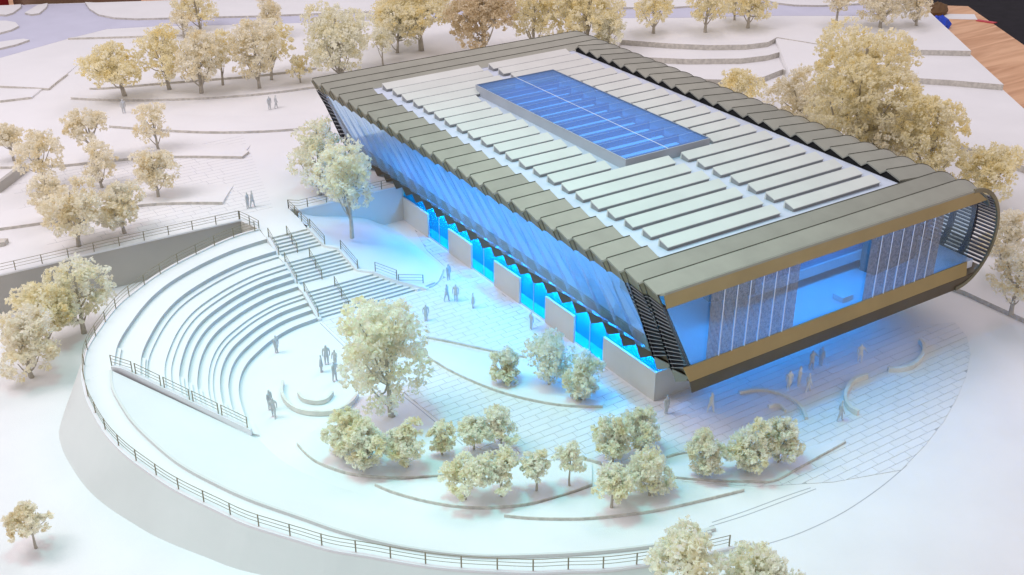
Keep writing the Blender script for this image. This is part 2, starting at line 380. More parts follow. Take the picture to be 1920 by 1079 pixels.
lawn("planting_bed", LC, [(-12.17,-7.14), (-11.10,-7.00), (-9.85,-6.80), (-8.44,-6.77), (-7.29,-7.78), (-6.56,-8.95), (-5.07,-11.19)], 0, .24)
LD = [(-6.13,-9.65), (-3.79,-11.68), (-1.35,-13.45), (0.52,-14.58), (3.36,-14.46), (6.39,-14.23), (9.54,-14.00)]
lawn("planting_bed", LD, [(-4.34,-7.32), (-2.26,-7.96), (-0.27,-9.08), (1.72,-10.19), (3.78,-11.26), (5.95,-12.22), (8.94,-13.05)], 0, .24)
LE = [(-13.46,18.30), (-12.95,14.61), (-11.80,10.75), (-10.35,7.57), (-8.26,4.64), (-6.51,2.99), (-4.56,1.62)]
LEb = [(-11.74,20.82), (-10.06,18.49), (-7.52,14.91), (-5.55,12.56), (-4.75,8.81), (-4.29,5.21), (-3.71,2.50)]
lawn("planting_bed", LE, LEb, 0, .28)
for pts, lab in (([(-11.72,21.06), (-9.96,18.67), (-7.47,14.99), (-5.55,12.56)], "thin tan edging strip behind the three shrubs beside the building"),
            ([(-10.70,-3.54), (-10.21,-4.21), (-9.77,-5.03)], "short tan edging strip right of the row of stemmed trees"),
            ([(-4.63,-7.32), (-3.58,-7.46), (-2.56,-7.77)], "short grey edging strip left of the lone round shrub")):
    tag(MB().wall(spline(pts, 4), .16, .26, 0).obj("edging_strip", EDGE), lab, "edging")

# ================================================================== amphitheatre
RIM = [(-19.0,44.5),(-21.4,44.3),(-23.9,43.6),(-26.3,42.6),(-28.6,41.6),(-30.7,40.5),(-32.7,39.2),(-34.6,37.7),(-36.4,36.2),(-38.0,34.4),(-39.4,32.5),(-40.8,30.5),(-41.9,28.6),(-42.7,26.5)]
RAMP = [(-43.4,23.9,4.47),(-43.8,21.4,4.29),(-43.9,19.5,4.15),(-43.9,16.8,3.96),(-43.7,14.5,3.8),(-43.2,12.1,3.62),(-42.5,9.8,3.45),(-41.7,7.4,3.28),(-40.7,5.2,3.1),(-39.5,2.9,2.92),(-38.3,0.6,2.74),(-36.9,-1.3,2.57),(-35.5,-3.1,2.41),(-34.0,-5.0,2.24),(-32.1,-6.7,2.06),(-30.3,-8.4,1.88),(-28.6,-9.9,1.72),(-26.7,-11.3,1.55),(-24.7,-12.6,1.39),(-22.6,-13.9,1.21),(-20.4,-14.9,1.04),(-18.2,-16.0,0.87),(-16.0,-16.8,0.7),(-12.8,-17.7,.45),(-9.5,-18.4,.2),(-6.3,-19.0,0.03)]
INNER = [(-41.1,24.0,4.47),(-41.7,21.6,4.29),(-41.8,19.2,4.1),(-41.7,16.2,3.87),(-41.1,12.7,3.6),(-40.2,9.2,3.32),(-38.8,6.0,3.05),(-37.1,2.8,2.78),(-34.7,-0.7,2.45),(-32.5,-3.9,2.17),(-29.6,-7.2,1.86),(-25.7,-10.3,1.44),(-21.5,-12.5,1.08),(-17.1,-14.4,0.71),(-12.5,-15.9,0.34),(-8.1,-16.7,0.03)]
OUT = [(-19.25,42.05),(-21.5,41.8),(-23.9,41.3),(-27.6,39.9),(-31.5,37.7),(-34.5,35.0),(-37.4,31.3),(-39.3,28.3),(-40.7,24.6)]
INN = [(-19.25,30.0),(-22.1,29.6),(-24.7,28.5),(-26.9,27.0),(-28.6,25.5),(-30.0,23.5),(-31.1,21.0),(-31.9,17.8),(-32.35,14.7)]
NC = 60
outc, innc = resample(spline(OUT, 8), NC), resample(spline(INN, 8), NC)
FR = [0, .20, .25, .385, .435, .50, .565, .64, .728, .767, .83, .905, 1.0]
HT = [1, 1, .5, .5, .5, 1, 1, 1, .5, .5, 1, 1, 1]
HU = ZU/sum(HT)
def arc(f): return [lerp(a, b, f) for a, b in zip(outc, innc)]
amph = thing("amphitheatre", "curved white stepped amphitheatre seating rising around the round plaza", "amphitheatre", (-28, 30, 0))
z = ZU
for k in range(12):
    z -= HT[k]*HU
    a, b = arc(FR[k]), arc(FR[k+1])
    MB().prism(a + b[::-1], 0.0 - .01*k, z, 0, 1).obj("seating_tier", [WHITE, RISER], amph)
    # half-height aisle step beside the rail, in front of every tall riser
    if HT[k] == 1:
        c1, c2 = arc(FR[k]), arc(min(1, FR[k]+.034))
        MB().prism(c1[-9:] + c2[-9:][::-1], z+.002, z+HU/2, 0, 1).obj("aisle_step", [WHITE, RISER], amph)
# last aisle step on the plaza floor
c1, c2 = arc(1.0), arc(1.05); MB().prism(c1[-7:] + c2[-7:][::-1], 0.0, HU/2).obj("aisle_step", WHITE, amph)
# walkway along the rim and the ramp down
rimc = resample(spline(RIM + [RAMP[0][:2]], 5), NC)
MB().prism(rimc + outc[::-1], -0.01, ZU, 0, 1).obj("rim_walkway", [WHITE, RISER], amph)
rampc, innr = resample(spline(RAMP, 4), 70), resample(spline(INNER, 5), 70)
m = MB(); n = 70; vs = []
for a, b in zip(rampc, innr): vs += [(*a[:2], -.01), a, b, (*b[:2], -.01)]
m.add(vs, [(4*i+j, 4*i+4+j, 4*i+4+(j+1) % 4, 4*i+(j+1) % 4) for i in range(n-1) for j in (0, 1, 2)] + [(0, 1, 2, 3), (4*n-1, 4*n-2, 4*n-3, 4*n-4)])
m.prism([RAMP[0][:2], INNER[0][:2], (-40.7, 24.6), (-42.9, 25.5)], -.01, ZU-.004)
m.obj("ramp", WHITE, amph)
# battered retaining wall round the outside
wl = [(x, y, ZU) for x, y in rimc[:-1]] + rampc; n = len(wl)
m = MB(); vs = []
for i in range(n):
    a = wl[max(i-1, 0)]; b = wl[min(i+1, n-1)]; dx, dy = b[0]-a[0], b[1]-a[1]; l = math.hypot(dx, dy)
    nx, ny = dy/l, -dx/l
    if nx*(wl[i][0]+20)+ny*(wl[i][1]-15) < 0: nx, ny = -nx, -ny
    t = wl[i][2]; bat = .58*t*min(1, max(0, (i-30)/30)) + .12
    vs += [(wl[i][0], wl[i][1], t+.16), (wl[i][0]+nx*.24, wl[i][1]+ny*.24, t+.16), (wl[i][0]+nx*.24, wl[i][1]+ny*.24, t-.02), (wl[i][0]+nx*(.24+bat), wl[i][1]+ny*(.24+bat), -.02), (wl[i][0], wl[i][1], -.02)]
fsW = [(5*i+j, 5*i+5+j, 5*i+6+j, 5*i+1+j) for i in range(n-1) for j in (0, 1)]
fsG = [(5*i+2, 5*i+7, 5*i+8, 5*i+3) for i in range(n-1)]
m.add(vs, fsW, 0); m.add(vs, fsG + [(5*i+4, 5*i+9, 5*i+5, 5*i) for i in range(n-1)] + [(0, 1, 2, 3, 4), (5*n-1, 5*n-2, 5*n-3, 5*n-4, 5*n-5)], 1)
m.obj("outer_wall", [WHITE, WALLG], amph)
# lawn slope between ramp and plaza
IN2 = [(-32.2,14.0), (-31.6,9.5), (-29.5,4.5), (-26,-.5), (-21.5,-5.5), (-16.5,-10), (-11.5,-13.4), (-8.0,-15.4)]
in2 = resample(spline(IN2, 6), 70); NV = 14
m = MB(); vs = []; fs = []
for i in range(70):
    a = innr[i]; b = in2[i]; za = a[2]+.28
    for j in range(NV+1):
        t = j/NV; x, y = lerp(a[:2], b, t); e = 1 + .55*min(1, i/18)
        vs.append((x, y, za*(1-t)**e + .006))
fs = [(i*(NV+1)+j, i*(NV+1)+j+1, (i+1)*(NV+1)+j+1, (i+1)*(NV+1)+j) for i in range(69) for j in range(NV)]
m.add(vs, fs)
ls = struct(m.obj("lawn_slope", WHITE, smooth=True))
MB().wall([(x, y, z-.02) for x, y, z in innr], .2, .34).obj("edging", WALLG, ls)
# cheek wall under the sloping rail
ckc = []
for k in range(40):
    t = k/39; q = lerp(outc[-1], innc[-1], t); ckc.append((q[0]-.16, q[1]-.16, min(4.5, ZU*(1-t)+.42)))
MB().wall([(x, y, -.01) for x, y, z in ckc], .3, [z+.42 for x, y, z in ckc]).obj("cheek_wall", WHITE, amph)

# ================================================================== grand stair
stair = thing("grand_staircase", "wide white staircase in three flights between amphitheatre and mound", "staircase", (-15, 36, 0))
NS = 21; RS = ZU/NS
fl = [(6, 42.1, 39.35), (7, 38.0, 34.95), (8, 33.4, 29.95)]
treads = []; zz = ZU
for n_, ya, yb in fl:
    for k in range(n_):
        zz -= RS; y0 = ya + (yb-ya)*k/n_; treads.append((zz, y0))
def xr(y):  # right-hand edge of the stair by y
    T = [(42.2, -14.5), (39.2, -13.9), (37.9, -12.9), (34.8, -12.3), (33.4, -11.0), (32.0, -9.6), (30.8, -7.9), (29.5, -6.2)]
    for (y1, x1), (y2, x2) in zip(T, T[1:]):
        if y <= y1 and y >= y2: return x1+(x2-x1)*(y1-y)/(y1-y2)
    return T[0][1] if y > T[0][0] else T[-1][1]
for k, (zt, y0) in enumerate(treads[:-1]):
    y1 = treads[k+1][1]
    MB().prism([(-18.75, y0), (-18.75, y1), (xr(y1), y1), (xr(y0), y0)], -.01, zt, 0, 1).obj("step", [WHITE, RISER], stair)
zl = [(42.2, ZU), (39.35, treads[5][0]), (38.0, treads[5][0]), (34.95, treads[12][0]), (33.4, treads[12][0]), (29.9, 0.0)]
def zst(y):
    for (y1, z1), (y2, z2) in zip(zl, zl[1:]):
        if y <= y1 and y >= y2: return z1+(z2-z1)*(y1-y)/(y1-y2)
    return zl[0][1] if y > 42 else 0.0
ys = [42.2-12.3*i/40 for i in range(41)]
MB().wall([(-19.0, y, -.01) for y in ys], .44, [zst(y)+.3 for y in ys]).obj("cheek_wall", WHITE, stair)
MB().wall([(xr(y)+.2, y, -.01) for y in ys], .4, [zst(y)+.26 for y in ys]).obj("cheek_wall", WHITE, stair)
MB().prism([(-7.6, 30.1), (-5.2, 30.6), (-5.0, 31.0), (-8.2, 31.2)], -.01, .3).obj("cheek_wall", WHITE, stair)

# grassy mound beside the stair (a smooth card shell)
d0 = resample(spline([(-13.3,47.3,4.2), (-14.2,44.6,4.3), (-14.0,42.1,4.35), (-13.4,39.2,3.3), (-12.4,37.6,3.0), (-11.7,34.6,1.8), (-10.2,33.0,1.5), (-8.2,31.5,.35), (-6.6,31.2,.05)], 6), 30)
d1 = resample(spline([(-2.6,47.3), (-2.23,43.69), (-2.34,38.66), (-2.41,34.65), (-2.77,32.86)], 6), 30)
c0 = resample(spline([(-13.3,47.3,4.2), (-11,47.3,3.2), (-8,47.3,2.4), (-5,47.3,1.4), (-3.4,47.3,.4), (-2.6,47.3,0)], 6), 30)
c1_ = resample(spline([(-6.6,31.2,.05), (*(-6.16,30.10), .02), (*(-4.67,30.75), .01), (*(-2.77,32.86), 0)], 6), 30)
d1 = [(p[0], p[1], 0.0) for p in d1]
m = MB(); vs = []; G = 30
for i in range(G):
    v = i/(G-1)
    for j in range(G):
        u = j/(G-1); q = []
        for d in range(3):
            a = (1-v)*c0[j][d] + v*c1_[j][d] + (1-u)*d0[i][d] + u*d1[i][d]
            a -= (1-u)*(1-v)*c0[0][d] + u*(1-v)*c0[-1][d] + (1-u)*v*c1_[0][d] + u*v*c1_[-1][d]
            q.append(a)
        q[2] = max(q[2], 0) + .008
        vs.append(tuple(q))
m.add(vs, [(i*G+j, i*G+j+1, (i+1)*G+j+1, (i+1)*G+j) for i in range(G-1) for j in range(G-1)])
md = struct(m.obj("lawn_mound", WHITE, smooth=True))
MB().wall([(p[0], p[1]) for p in c1_[6:]], .1, .16, 0).obj("edging", EDGE, md)

# ================================================================== retaining walls of the upper plaza
rw = thing("retaining_wall", "long grey retaining wall below the plaza railing at left", "wall", (-55, 48.6, 0))
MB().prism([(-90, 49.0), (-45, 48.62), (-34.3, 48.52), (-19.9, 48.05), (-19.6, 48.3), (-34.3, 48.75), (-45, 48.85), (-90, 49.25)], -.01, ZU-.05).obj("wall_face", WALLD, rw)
MB().prism([(-90, 48.9), (-45, 48.52), (-34.3, 48.42), (-19.8, 47.95), (-19.6, 48.45), (-34.3, 48.95), (-45, 49.05), (-90, 49.45)], ZU-.05, ZU+.12).obj("coping", WHITE, rw)
rw2 = thing("retaining_wall", "blue tinted retaining wall between the mound and the building's back corner", "wall", (-7, 47.3, 0))
MB().box(-13.2, -.02, 47.15, 47.38, -.01, ZU-.04).obj("wall_face", WALLG, rw2)
MB().box(-13.4, -.02, 47.08, 47.5, ZU-.04, ZU+.1).obj("coping", WHITE, rw2)
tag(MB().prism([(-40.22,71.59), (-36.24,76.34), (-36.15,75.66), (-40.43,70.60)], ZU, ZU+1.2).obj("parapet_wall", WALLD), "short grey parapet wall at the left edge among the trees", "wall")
tag(MB().prism([(-43.87,56.87), (-42.56,56.17), (-43.09,55.43), (-44.15,55.50)], ZU, ZU+.5).obj("parapet_wall", EDGE), "small dark wedge of wall at the left edge above the railing", "wall")

# ================================================================== railings
def railing(label, pts, posts, h=1.05, rails=(1.05, .72, .40), group=None, r=.029):
    """pts: 3-D base line; posts: number of posts spread along it"""
    t = thing("railing", label, "railing", pts[0], group)
    for q in resample(pts, posts):
        MB().box(q[0]-.04, q[0]+.04, q[1]-.04, q[1]+.04, q[2]-.05, q[2]+h+.02).obj("post", RAIL, t)
    for k in rails:
        MB().tube([(x, y, z+k) for x, y, z in pts], r if k == rails[0] else r*.75, 4).obj("rail", RAIL, t)
    return t
railing("long curved railing round the amphitheatre rim and down the outer ramp", [(x, y, ZU+.14) for x, y in rimc[1:-1]] + [(x, y, z+.14) for x, y, z in rampc[:-2]], 38)
railing("straight railing along the top of the left retaining wall", [(-75, 49.0, ZU+.1), (-45, 48.8, ZU+.1), (-34.3, 48.7, ZU+.1), (-19.9, 48.2, ZU+.1)], 22)
railing("short railing closing the gap between retaining wall and amphitheatre rim", [(-19.8, 48.2, ZU+.05), (-19.35, 46.4, ZU+.05), (-19.0, 44.7, ZU+.05)], 3)
nm = ["topmost", "second", "middle", "fourth", "lowest"]
for k in range(5):
    a = ckc[int(k*7.9)]; b = ckc[min(39, int(k*7.9+6.8))]
    railing("%s sloping railing section along the amphitheatre's lower left cheek wall" % nm[k], [(a[0], a[1], a[2]+.4), (b[0], b[1], b[2]+.4)], 2)
zf = [(42.0, 39.5), (37.9, 35.1), (33.3, 30.2)]
for k, (ya, yb) in enumerate(zf):
    w_ = ["top", "middle", "bottom"][k]
    railing("%s flight stair railing on the amphitheatre side" % w_, [(-19.0, ya, zst(ya)+.28), (-19.0, yb, zst(yb)+.28)], 2, rails=(1.05, .7, .38))
    xm = [-16.9, -16.2, -15.6][k]
    railing("%s flight railing down the middle of the staircase" % w_, [(xm, ya, zst(ya)), (xm, yb, zst(yb)+.05)], 3, rails=(1.05, .7, .38))
railing("top flight stair railing on the mound side", [(xr(41.9)+.2, 41.9, zst(41.9)+.25), (xr(39.4)+.2, 39.4, zst(39.4)+.25)], 2)
railing("middle flight stair railing on the mound side", [(xr(37.7)+.2, 37.7, zst(37.7)+.25), (xr(34.9)+.2, 34.9, zst(34.9)+.25)], 2)
railing("bottom flight stair railing on the mound side", [(xr(33.4)+.2, 33.4, zst(33.4)+.25), (xr(31.8)+.2, 31.8, zst(31.8)+.3)], 2)
railing("lowest short railing at the stair foot beside the mound", [(-9.0, 31.6, .75), (-6.4, 31.0, .25)], 2)
cA, cB = (-13.99,48.29), (-13.81,39.87)
railing("angled railing along the plaza edge from retaining wall to stair head", [(cA[0], cA[1], ZU), (*lerp(cA, (-14.3, 42.2), .5), ZU), (-14.3, 42.2, ZU)], 4)
railing("railing on the retaining wall below the leafy pair of trees", [(cA[0], cA[1], ZU), (-13.1, 47.3, ZU+.08), (-7, 47.3, ZU+.08), (-.3, 47.3, ZU+.08)], 7)
railing("short railing on the far upper plaza edge by the building's glass", [(0.12,54.81,4.47), (0.44,51.49,4.47), (0.54,48.42,4.47)], 3)

# ================================================================== paving
PAVE = [(-18.87,29.80), (-18.79,25.41), (-18.74,19.75), (-18.22,12.80), (-17.83,8.15), (-17.65,3.91), (-15.72,-0.62), (-10.70,-3.54), (-9.70,-5.16), (-6.92,-9.39), (-3.93,-11.84), (-0.97,-14.28), (4.51,-17.18), (10.55,-19.15),
        (15.08,-17.89), (19.38,-16.39), (23.56,-14.53), (27.30,-12.62), (30.89,-10.35), (33.55,-7.80), (34.81,-5.41), (30, -3.5), (24, -.3), (-.25, -.3), (-.25, 44), (-1.83,38.32), (-2.15,33.69), (-3.77,31.37), (-7.35,29.72)]
pv = struct(MB().prism(PAVE, .001, .012).obj("paving", JOINT))
beds = [LE + LEb[::-1], LD + [(8.94,-13.05), (1.72,-10.19), (-4.34,-7.32)]]
slabs = []
RH = .80; row = 0; y = -24.0; rnd = random.Random(5)
while y < 46:
    ln = 2.0; x = -24 - (row % 2)*1.0 - rnd.random()*.5
    while x < 42:
        ln = 2.0 if (x < 1 or y < -9.5) else 7.0
        cp = clip_rect(PAVE, x+.02, x+ln-.02, y+.02, y+RH-.02)
        if len(cp) >= 3:
            ar = abs(sum(cp[i][0]*cp[(i+1) % len(cp)][1]-cp[(i+1) % len(cp)][0]*cp[i][1] for i in range(len(cp))))/2
            cx_, cy_ = sum(p[0] for p in cp)/len(cp), sum(p[1] for p in cp)/len(cp)
            if ar > .12 and not any(all(inside(q, b) for q in cp) for b in beds): slabs.append((math.hypot(cx_+59, cy_+66), ar, cp))
        x += ln
    y += RH; row += 1
slabs.sort(key=lambda s: s[0])
full = None; rest = MB()
for k, (d, ar, cp) in enumerate(slabs):
    if k < 300:
        if abs(ar-(2-.04)*(RH-.04)) < .01:
            bx_, by_ = min(p[0] for p in cp), min(p[1] for p in cp)
            if full is None:
                full = MB().prism([(0, 0), (1.96, 0), (1.96, RH-.04), (0, RH-.04)], .006, .05).mesh("paving_slab", [SLAB])
            link("paving_slab", full, pv, (bx_, by_, 0))
        else: MB().prism(cp, .006, .05).obj("paving_slab", SLAB, pv)
    else: rest.prism(cp, .006, .05)
if rest.v: rest.obj("far_paving", SLAB, pv)["kind"] = "stuff"
# scribed outlines on the ground beyond the paving
def scribe(pts, lab=None):
    o = MB().wall(spline(pts, 6), .075, .012, .004).obj("scribed_line", JOINT); return struct(o)
scribe([(-5.53,-19.78), (-2.28,-20.28), (2.30,-20.36), (7.24,-19.79), (11.45,-18.95)])
scribe([(-7.06,-15.65), (-3.82,-16.06), (-0.10,-16.40), (2.54,-16.73)])
scribe([(-7.58,-15.92), (-4.18,-16.45), (-0.22,-16.81), (2.80,-17.07)])
scribe([(-19.15,29.59), (-19.17,23.45), (-19.10,17.94), (-18.48,12.34), (-18.16,7.58), (-17.93,3.63)])
# loose card strips at the ramp foot
tag(MB().wall([(-8.96,-16.14), (-7.49,-16.43)], .3, .3, 0).obj("card_strip", WALLG), "short grey card strip lying above the foreground tree", "strip")

jm = MB(); rj = random.Random(8); yy = 49.6
while yy < 74:
    x0 = -40 + rj.uniform(0, 8); jm.box(x0, -15.5 + (yy-49)*.25, yy, yy+.03, ZU+.001, ZU+.008)
    xx = x0 + 1
    while xx < -16:
        jm.box(xx, xx+.03, yy+.03, yy+.92, ZU+.001, ZU+.008); xx += 2.0
    yy += .95
jm.obj("plaza_joints", JOINT)["kind"] = "stuff"
# ================================================================== benches
def arcbench(pts, label, h=.5, th=.42, m_=BENCH):
    th *= .72; h *= .88
    tag(MB().wall(spline([(p[0], p[1]) for p in pts], 7), th, h, 0.05).obj("curved_bench", m_), label, "bench")
arcbench([(-26.92,20.82), (-27.72,19.20), (-27.98,17.29), (-27.48,15.54), (-26.23,14.33), (-24.82,13.81), (-23.26,14.21), (-22.08,15.21)], "large cream semicircular bench in front of the big plaza tree", .55, .35)
arcbench([(-26.50,18.30), (-26.50,17.15), (-25.79,16.17), (-24.84,15.97), (-23.87,16.69)], "small cream crescent bench inside the larger semicircular one", .5, .35)
arcbench([(7.27,-3.28), (8.81,-3.75), (9.91,-4.68), (10.43,-6.18), (10.30,-7.96), (9.35,-9.66)], "wide low curved bench under the building's front corner", .32, .4)
arcbench([(7.84,-6.46), (8.50,-6.59), (8.80,-7.09), (8.62,-7.79)], "tiny crescent bench within the wide curve by the front corner", .35, .3)
arcbench([(19.11,-7.84), (17.58,-7.73), (15.82,-8.43), (14.38,-9.49), (13.66,-10.66), (13.65,-11.66)], "C-shaped cream bench in the middle of the right paving", .6, .42)
arcbench([(21.62,-8.14), (22.79,-8.79), (24.26,-8.94), (26.27,-8.28), (27.77,-7.24), (28.46,-6.22)], "hook-shaped cream bench farthest right on the paving", .55, .42)

# ================================================================== the building
bld = thing("pavilion_building", "long low pavilion with folded olive roof, blue lit glass and cantilevered front", "building", (14, 25, 0))
MOD = 2.4; NR = 27
yr = [-3.84 + MOD*(26-i) for i in range(NR)]
H0 = 15.46; AMP = .5; FW = 1.75
XL, XR = -5.38, 32.6
To, Ti = (-5.38, 15.46), (-5.34, 14.98)     # outer and inner top-left corner (x,z)
Bo, Bi = (-1.13, 4.50), (-.66, 5.40)
def left(t, p):
    a, b = lerp(To, Bo, t), lerp(Ti, Bi, t); return lerp(b, a, p)
CXA, CZA = 32.6, 10.03
def right(ang, p):   # ang in degrees, 90 top, -90 bottom; p: 1 ridge, 0 valley
    r1, r2 = 5.0 + (p-1)*AMP, 5.43 + (p-1)*AMP
    return (CXA + r1*math.cos(math.radians(ang)), CZA + r2*math.sin(math.radians(ang)))
def pleat_cols(i): return ((yr[i]+MOD-FW, 0), (yr[i], 1), (yr[i]-FW, 0))
def panel_left(i, t0, t1, th, v0=None, v1=None):
    """t0..t1: span down the slope at the ridge; v0, v1: the same at the valleys"""
    vs = []
    for yy, p in pleat_cols(i):
        for t in ((t0, t1) if p else (t0 if v0 is None else v0, t1 if v1 is None else v1)):
            x, z = left(t, p); vs += [(x, yy, z), (x+th, yy, z-.02)]
    fs = []
    for c in range(2):
        o, q = 4*c, 4*c+4
        fs += [(o, q, q+2, o+2), (o+1, o+3, q+3, q+1), (o, o+1, q+1, q), (o+2, q+2, q+3, o+3)]
    fs += [(0, 2, 3, 1), (8, 9, 11, 10)]
    return MB().add(vs, fs)
def plate_sec(i, dz=0.0, th=.16):
    y0 = yr[i]
    return [(y0+MOD-FW-.01, H0-AMP+dz), (y0, H0+dz), (y0-FW, H0-AMP+dz), (y0-FW, H0-AMP-th+dz), (y0, H0-th+dz), (y0+MOD-FW-.01, H0-AMP-th+dz)]
def plate(i, xa, xb, left_end, right_end):
    """folded roof strip: section swept from the left corner to the right curl"""
    m = MB(); sec = plate_sec(i); ps = [0, 1, 0, 0, 1, 0]
    st = []
    def col_left(): return [((Ti[0]+(To[0]-Ti[0])*p), y, z) for (y, z), p in zip(sec, ps)]
    def col_x(x): return [(x, y, z + (.42 if x > 20 else 0)) for y, z in sec]
    def col_ang(a):
        out = []
        for k, ((y, z), p) in enumerate(zip(sec, ps)):
            q = right(a, p); k_ = 1 - (.16/5.2 if k > 2 else 0)
            out.append((CXA+(q[0]-CXA)*k_, y, CZA+(q[1]-CZA)*k_))
        return out
    st.append(col_left() if left_end else col_x(xa))
    if right_end:
        for a in range(90, 24, -6): st.append(col_ang(a))
    else: st.append(col_x(xb))
    n = 6
    for c in st: m.v += c
    for s_ in range(len(st)-1):
        for k in range(n):
            m.f.append((s_*n+k, s_*n+(k+1) % n, (s_+1)*n+(k+1) % n, (s_+1)*n+k)); m.m.append(0)
    m.f.append(tuple(range(n-1, -1, -1))); m.m.append(0); m.f.append(tuple(len(st)*n-n+k for k in range(n))); m.m.append(0)
    m.tube([(c[1][0], c[1][1]+.02, c[1][2]+.012) for c in st], .05, 4, 1)   # folded edge
    return m
for i in range(NR):
    if i < 3 or i > 24: plate(i, 0, 0, True, True).obj("roof_plate", [OLIVE, OLIVED], bld)
    else:
        plate(i, 0, -1.05, True, False).obj("roof_plate", [OLIVE, OLIVED], bld)
        plate(i, 28.45, 0, False, True).obj("roof_plate", [OLIVE, OLIVED], bld)
    fp = panel_left(i, 0.002, .125, .1)
    for yy_, p_ in pleat_cols(i)[1:]:
        a_, b_ = left(.0, p_), left(.127, p_); fp.tube([(a_[0]-.01, yy_, a_[1]), (b_[0]-.01, yy_, b_[1])], .045, 4, 1)  # dark tubes put the shading of the pleats onto the fascia
    fp.obj("fascia_panel", [FASC, OLIVED], bld)
    panel_left(i, .86, 1.0, .12, v0=.985).obj("lower_fascia_panel", OLIVE if i > 24 else BRONZED, bld)
    if 2 <= i <= 24 or i == 1:
        panel_left(i, .127, .857, .05, v1=.98).obj("glass_panel", GLASS, bld)
# front lip of the roof and a closing edge at the back
MB().exx([(yr[26]-FW+.005, H0-AMP-.02), (-6.2, 15.3), (-6.25, 15.12), (yr[26]-FW+.005, H0-AMP-.2)], -5.15, 33.2).obj("roof_lip", OLIVE, bld)
MB().box(-4.6, 32.6, yr[0]+.66, yr[0]+.8, 13.8, 15.0).obj("roof_lip", OLIVE, bld)
# deck with an opening for the skylight
SX0, SX1, SY0, SY1, SZ = 8.4, 19.3, 16.0, 43.9, 16.15
dk = MB(); zt, zb, zg = 15.08, 14.3, 14.3
dk.box(-1.04, 28.3, -1.0, SY0, zb, zt); dk.box(-1.04, 28.3, SY1, 52.2, zb, zt); dk.box(-1.04, SX0, SY0, SY1, zb, zt); dk.box(SX1, 28.3, SY0, SY1, zb, zt)
dk.box(28.3, 33, -5.4, 58.6, 14.0, zg); dk.box(-4.2, -1.04, -5.4, 58.6, 14.25, 14.4); dk.box(-1.04, 28.3, -5.4, -1.0, 14.25, 14.4); dk.box(-1.04, 28.3, 52.2, 58.6, 14.25, 14.4)
dk.obj("roof_deck", DECK, bld)
# black sheets stand in for shade behind raised plates and under right-hand ones
MB().box(-1.0, 28.4, yr[2]-FW+.02, yr[2]-FW+.06, zt, 15.1).obj("gap_shade_sheet", BLACK, bld)
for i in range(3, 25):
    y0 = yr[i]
    MB().exx([(y0+MOD-FW, zg), (y0+MOD-FW, H0-AMP+.22), (y0, H0+.22), (y0-FW, H0-AMP+.22), (y0-FW, zg)], 28.6, 28.7).obj("gap_shade_sheet", BLACK, bld)
# white sawtooth fins
def fin(i, xa, xb):
    y0 = yr[i]+.05; b = zt+.004; rz_ = zt+.74
    m = MB().exx([(y0+.12, b), (y0, rz_), (y0-1.22, zt+.37), (y0-1.22, zt+.30), (y0-.1, rz_-.16), (y0-.1, b)], xa, xb)
    m.exx([(y0-.1, b), (y0-.1, rz_-.17), (y0-1.12, zt+.29), (y0-1.12, b)], xa+.02, xb-.02, 1)  # grey body paints the shadow band under the fin's front edge
    return m.obj("roof_fin", [FIN, FINB], bld)
rf = random.Random(3)
for i in range(3, 25):
    j = lambda: rf.uniform(-.12, .12)
    if 7 <= i <= 17:
        fin(i, .25+j(), 7.05+j()); fin(i, 20.3+j(), 26.5+j())
    else:
        fin(i, .25+j(), 13.4+j()); fin(i, 14.9+j(), 26.5+j())
# skylight
sk = MB().box(SX0, SX1, SY0, SY0+.28, zt, SZ).box(SX0, SX1, SY1-.28, SY1, zt, SZ).box(SX0, SX0+.28, SY0+.28, SY1-.28, zt, SZ).box(SX1-.28, SX1, SY0+.28, SY1-.28, zt, SZ).obj("skylight", CURB, bld)
MB().box(SX0+.06, SX1-.06, SY0+.06, SY1-.06, SZ+.002, SZ+.09).obj("glazing", SGLASS, sk)
fm = MB(); fm.box(SX0-.03, SX1+.03, SY0-.03, SY0+.06, SZ, SZ+.1).box(SX0-.03, SX1+.03, SY1-.06, SY1+.03, SZ, SZ+.1).box(SX0-.03, SX0+.06, SY0+.06, SY1-.06, SZ, SZ+.1).box(SX1-.06, SX1+.03, SY0+.06, SY1-.06, SZ, SZ+.1)
fm.obj("glazing_frame", CURB, sk)
MB().box(13.77, 13.83, SY0+.06, SY1-.06, SZ+.092, SZ+.12).obj("centre_bar", INTW, sk)
for k in range(12):
    yy = SY0 + 1.3 + k*2.4
    if yy < SY1-.6: MB().box(SX0+.3, SX1-.9, yy, yy+.22, 14.9, 15.7).obj("beam", mat("skylight_beam", (.22, .28, .45), .6), sk)
MB().box(SX0+.28, SX1-.28, SY0+.28, SY1-.28, 14.3, 14.36).obj("led_panel", LEDS, sk)
for k in range(1, 12):
    yy = SY0 + (SY1-SY0)*k/12
    MB().box(SX0+.06, SX1-.06, yy-.02, yy+.02, SZ+.092, SZ+.1).obj("glazing_bar", mat("blue_glazing_bar", (.35, .5, .8), .5), sk)
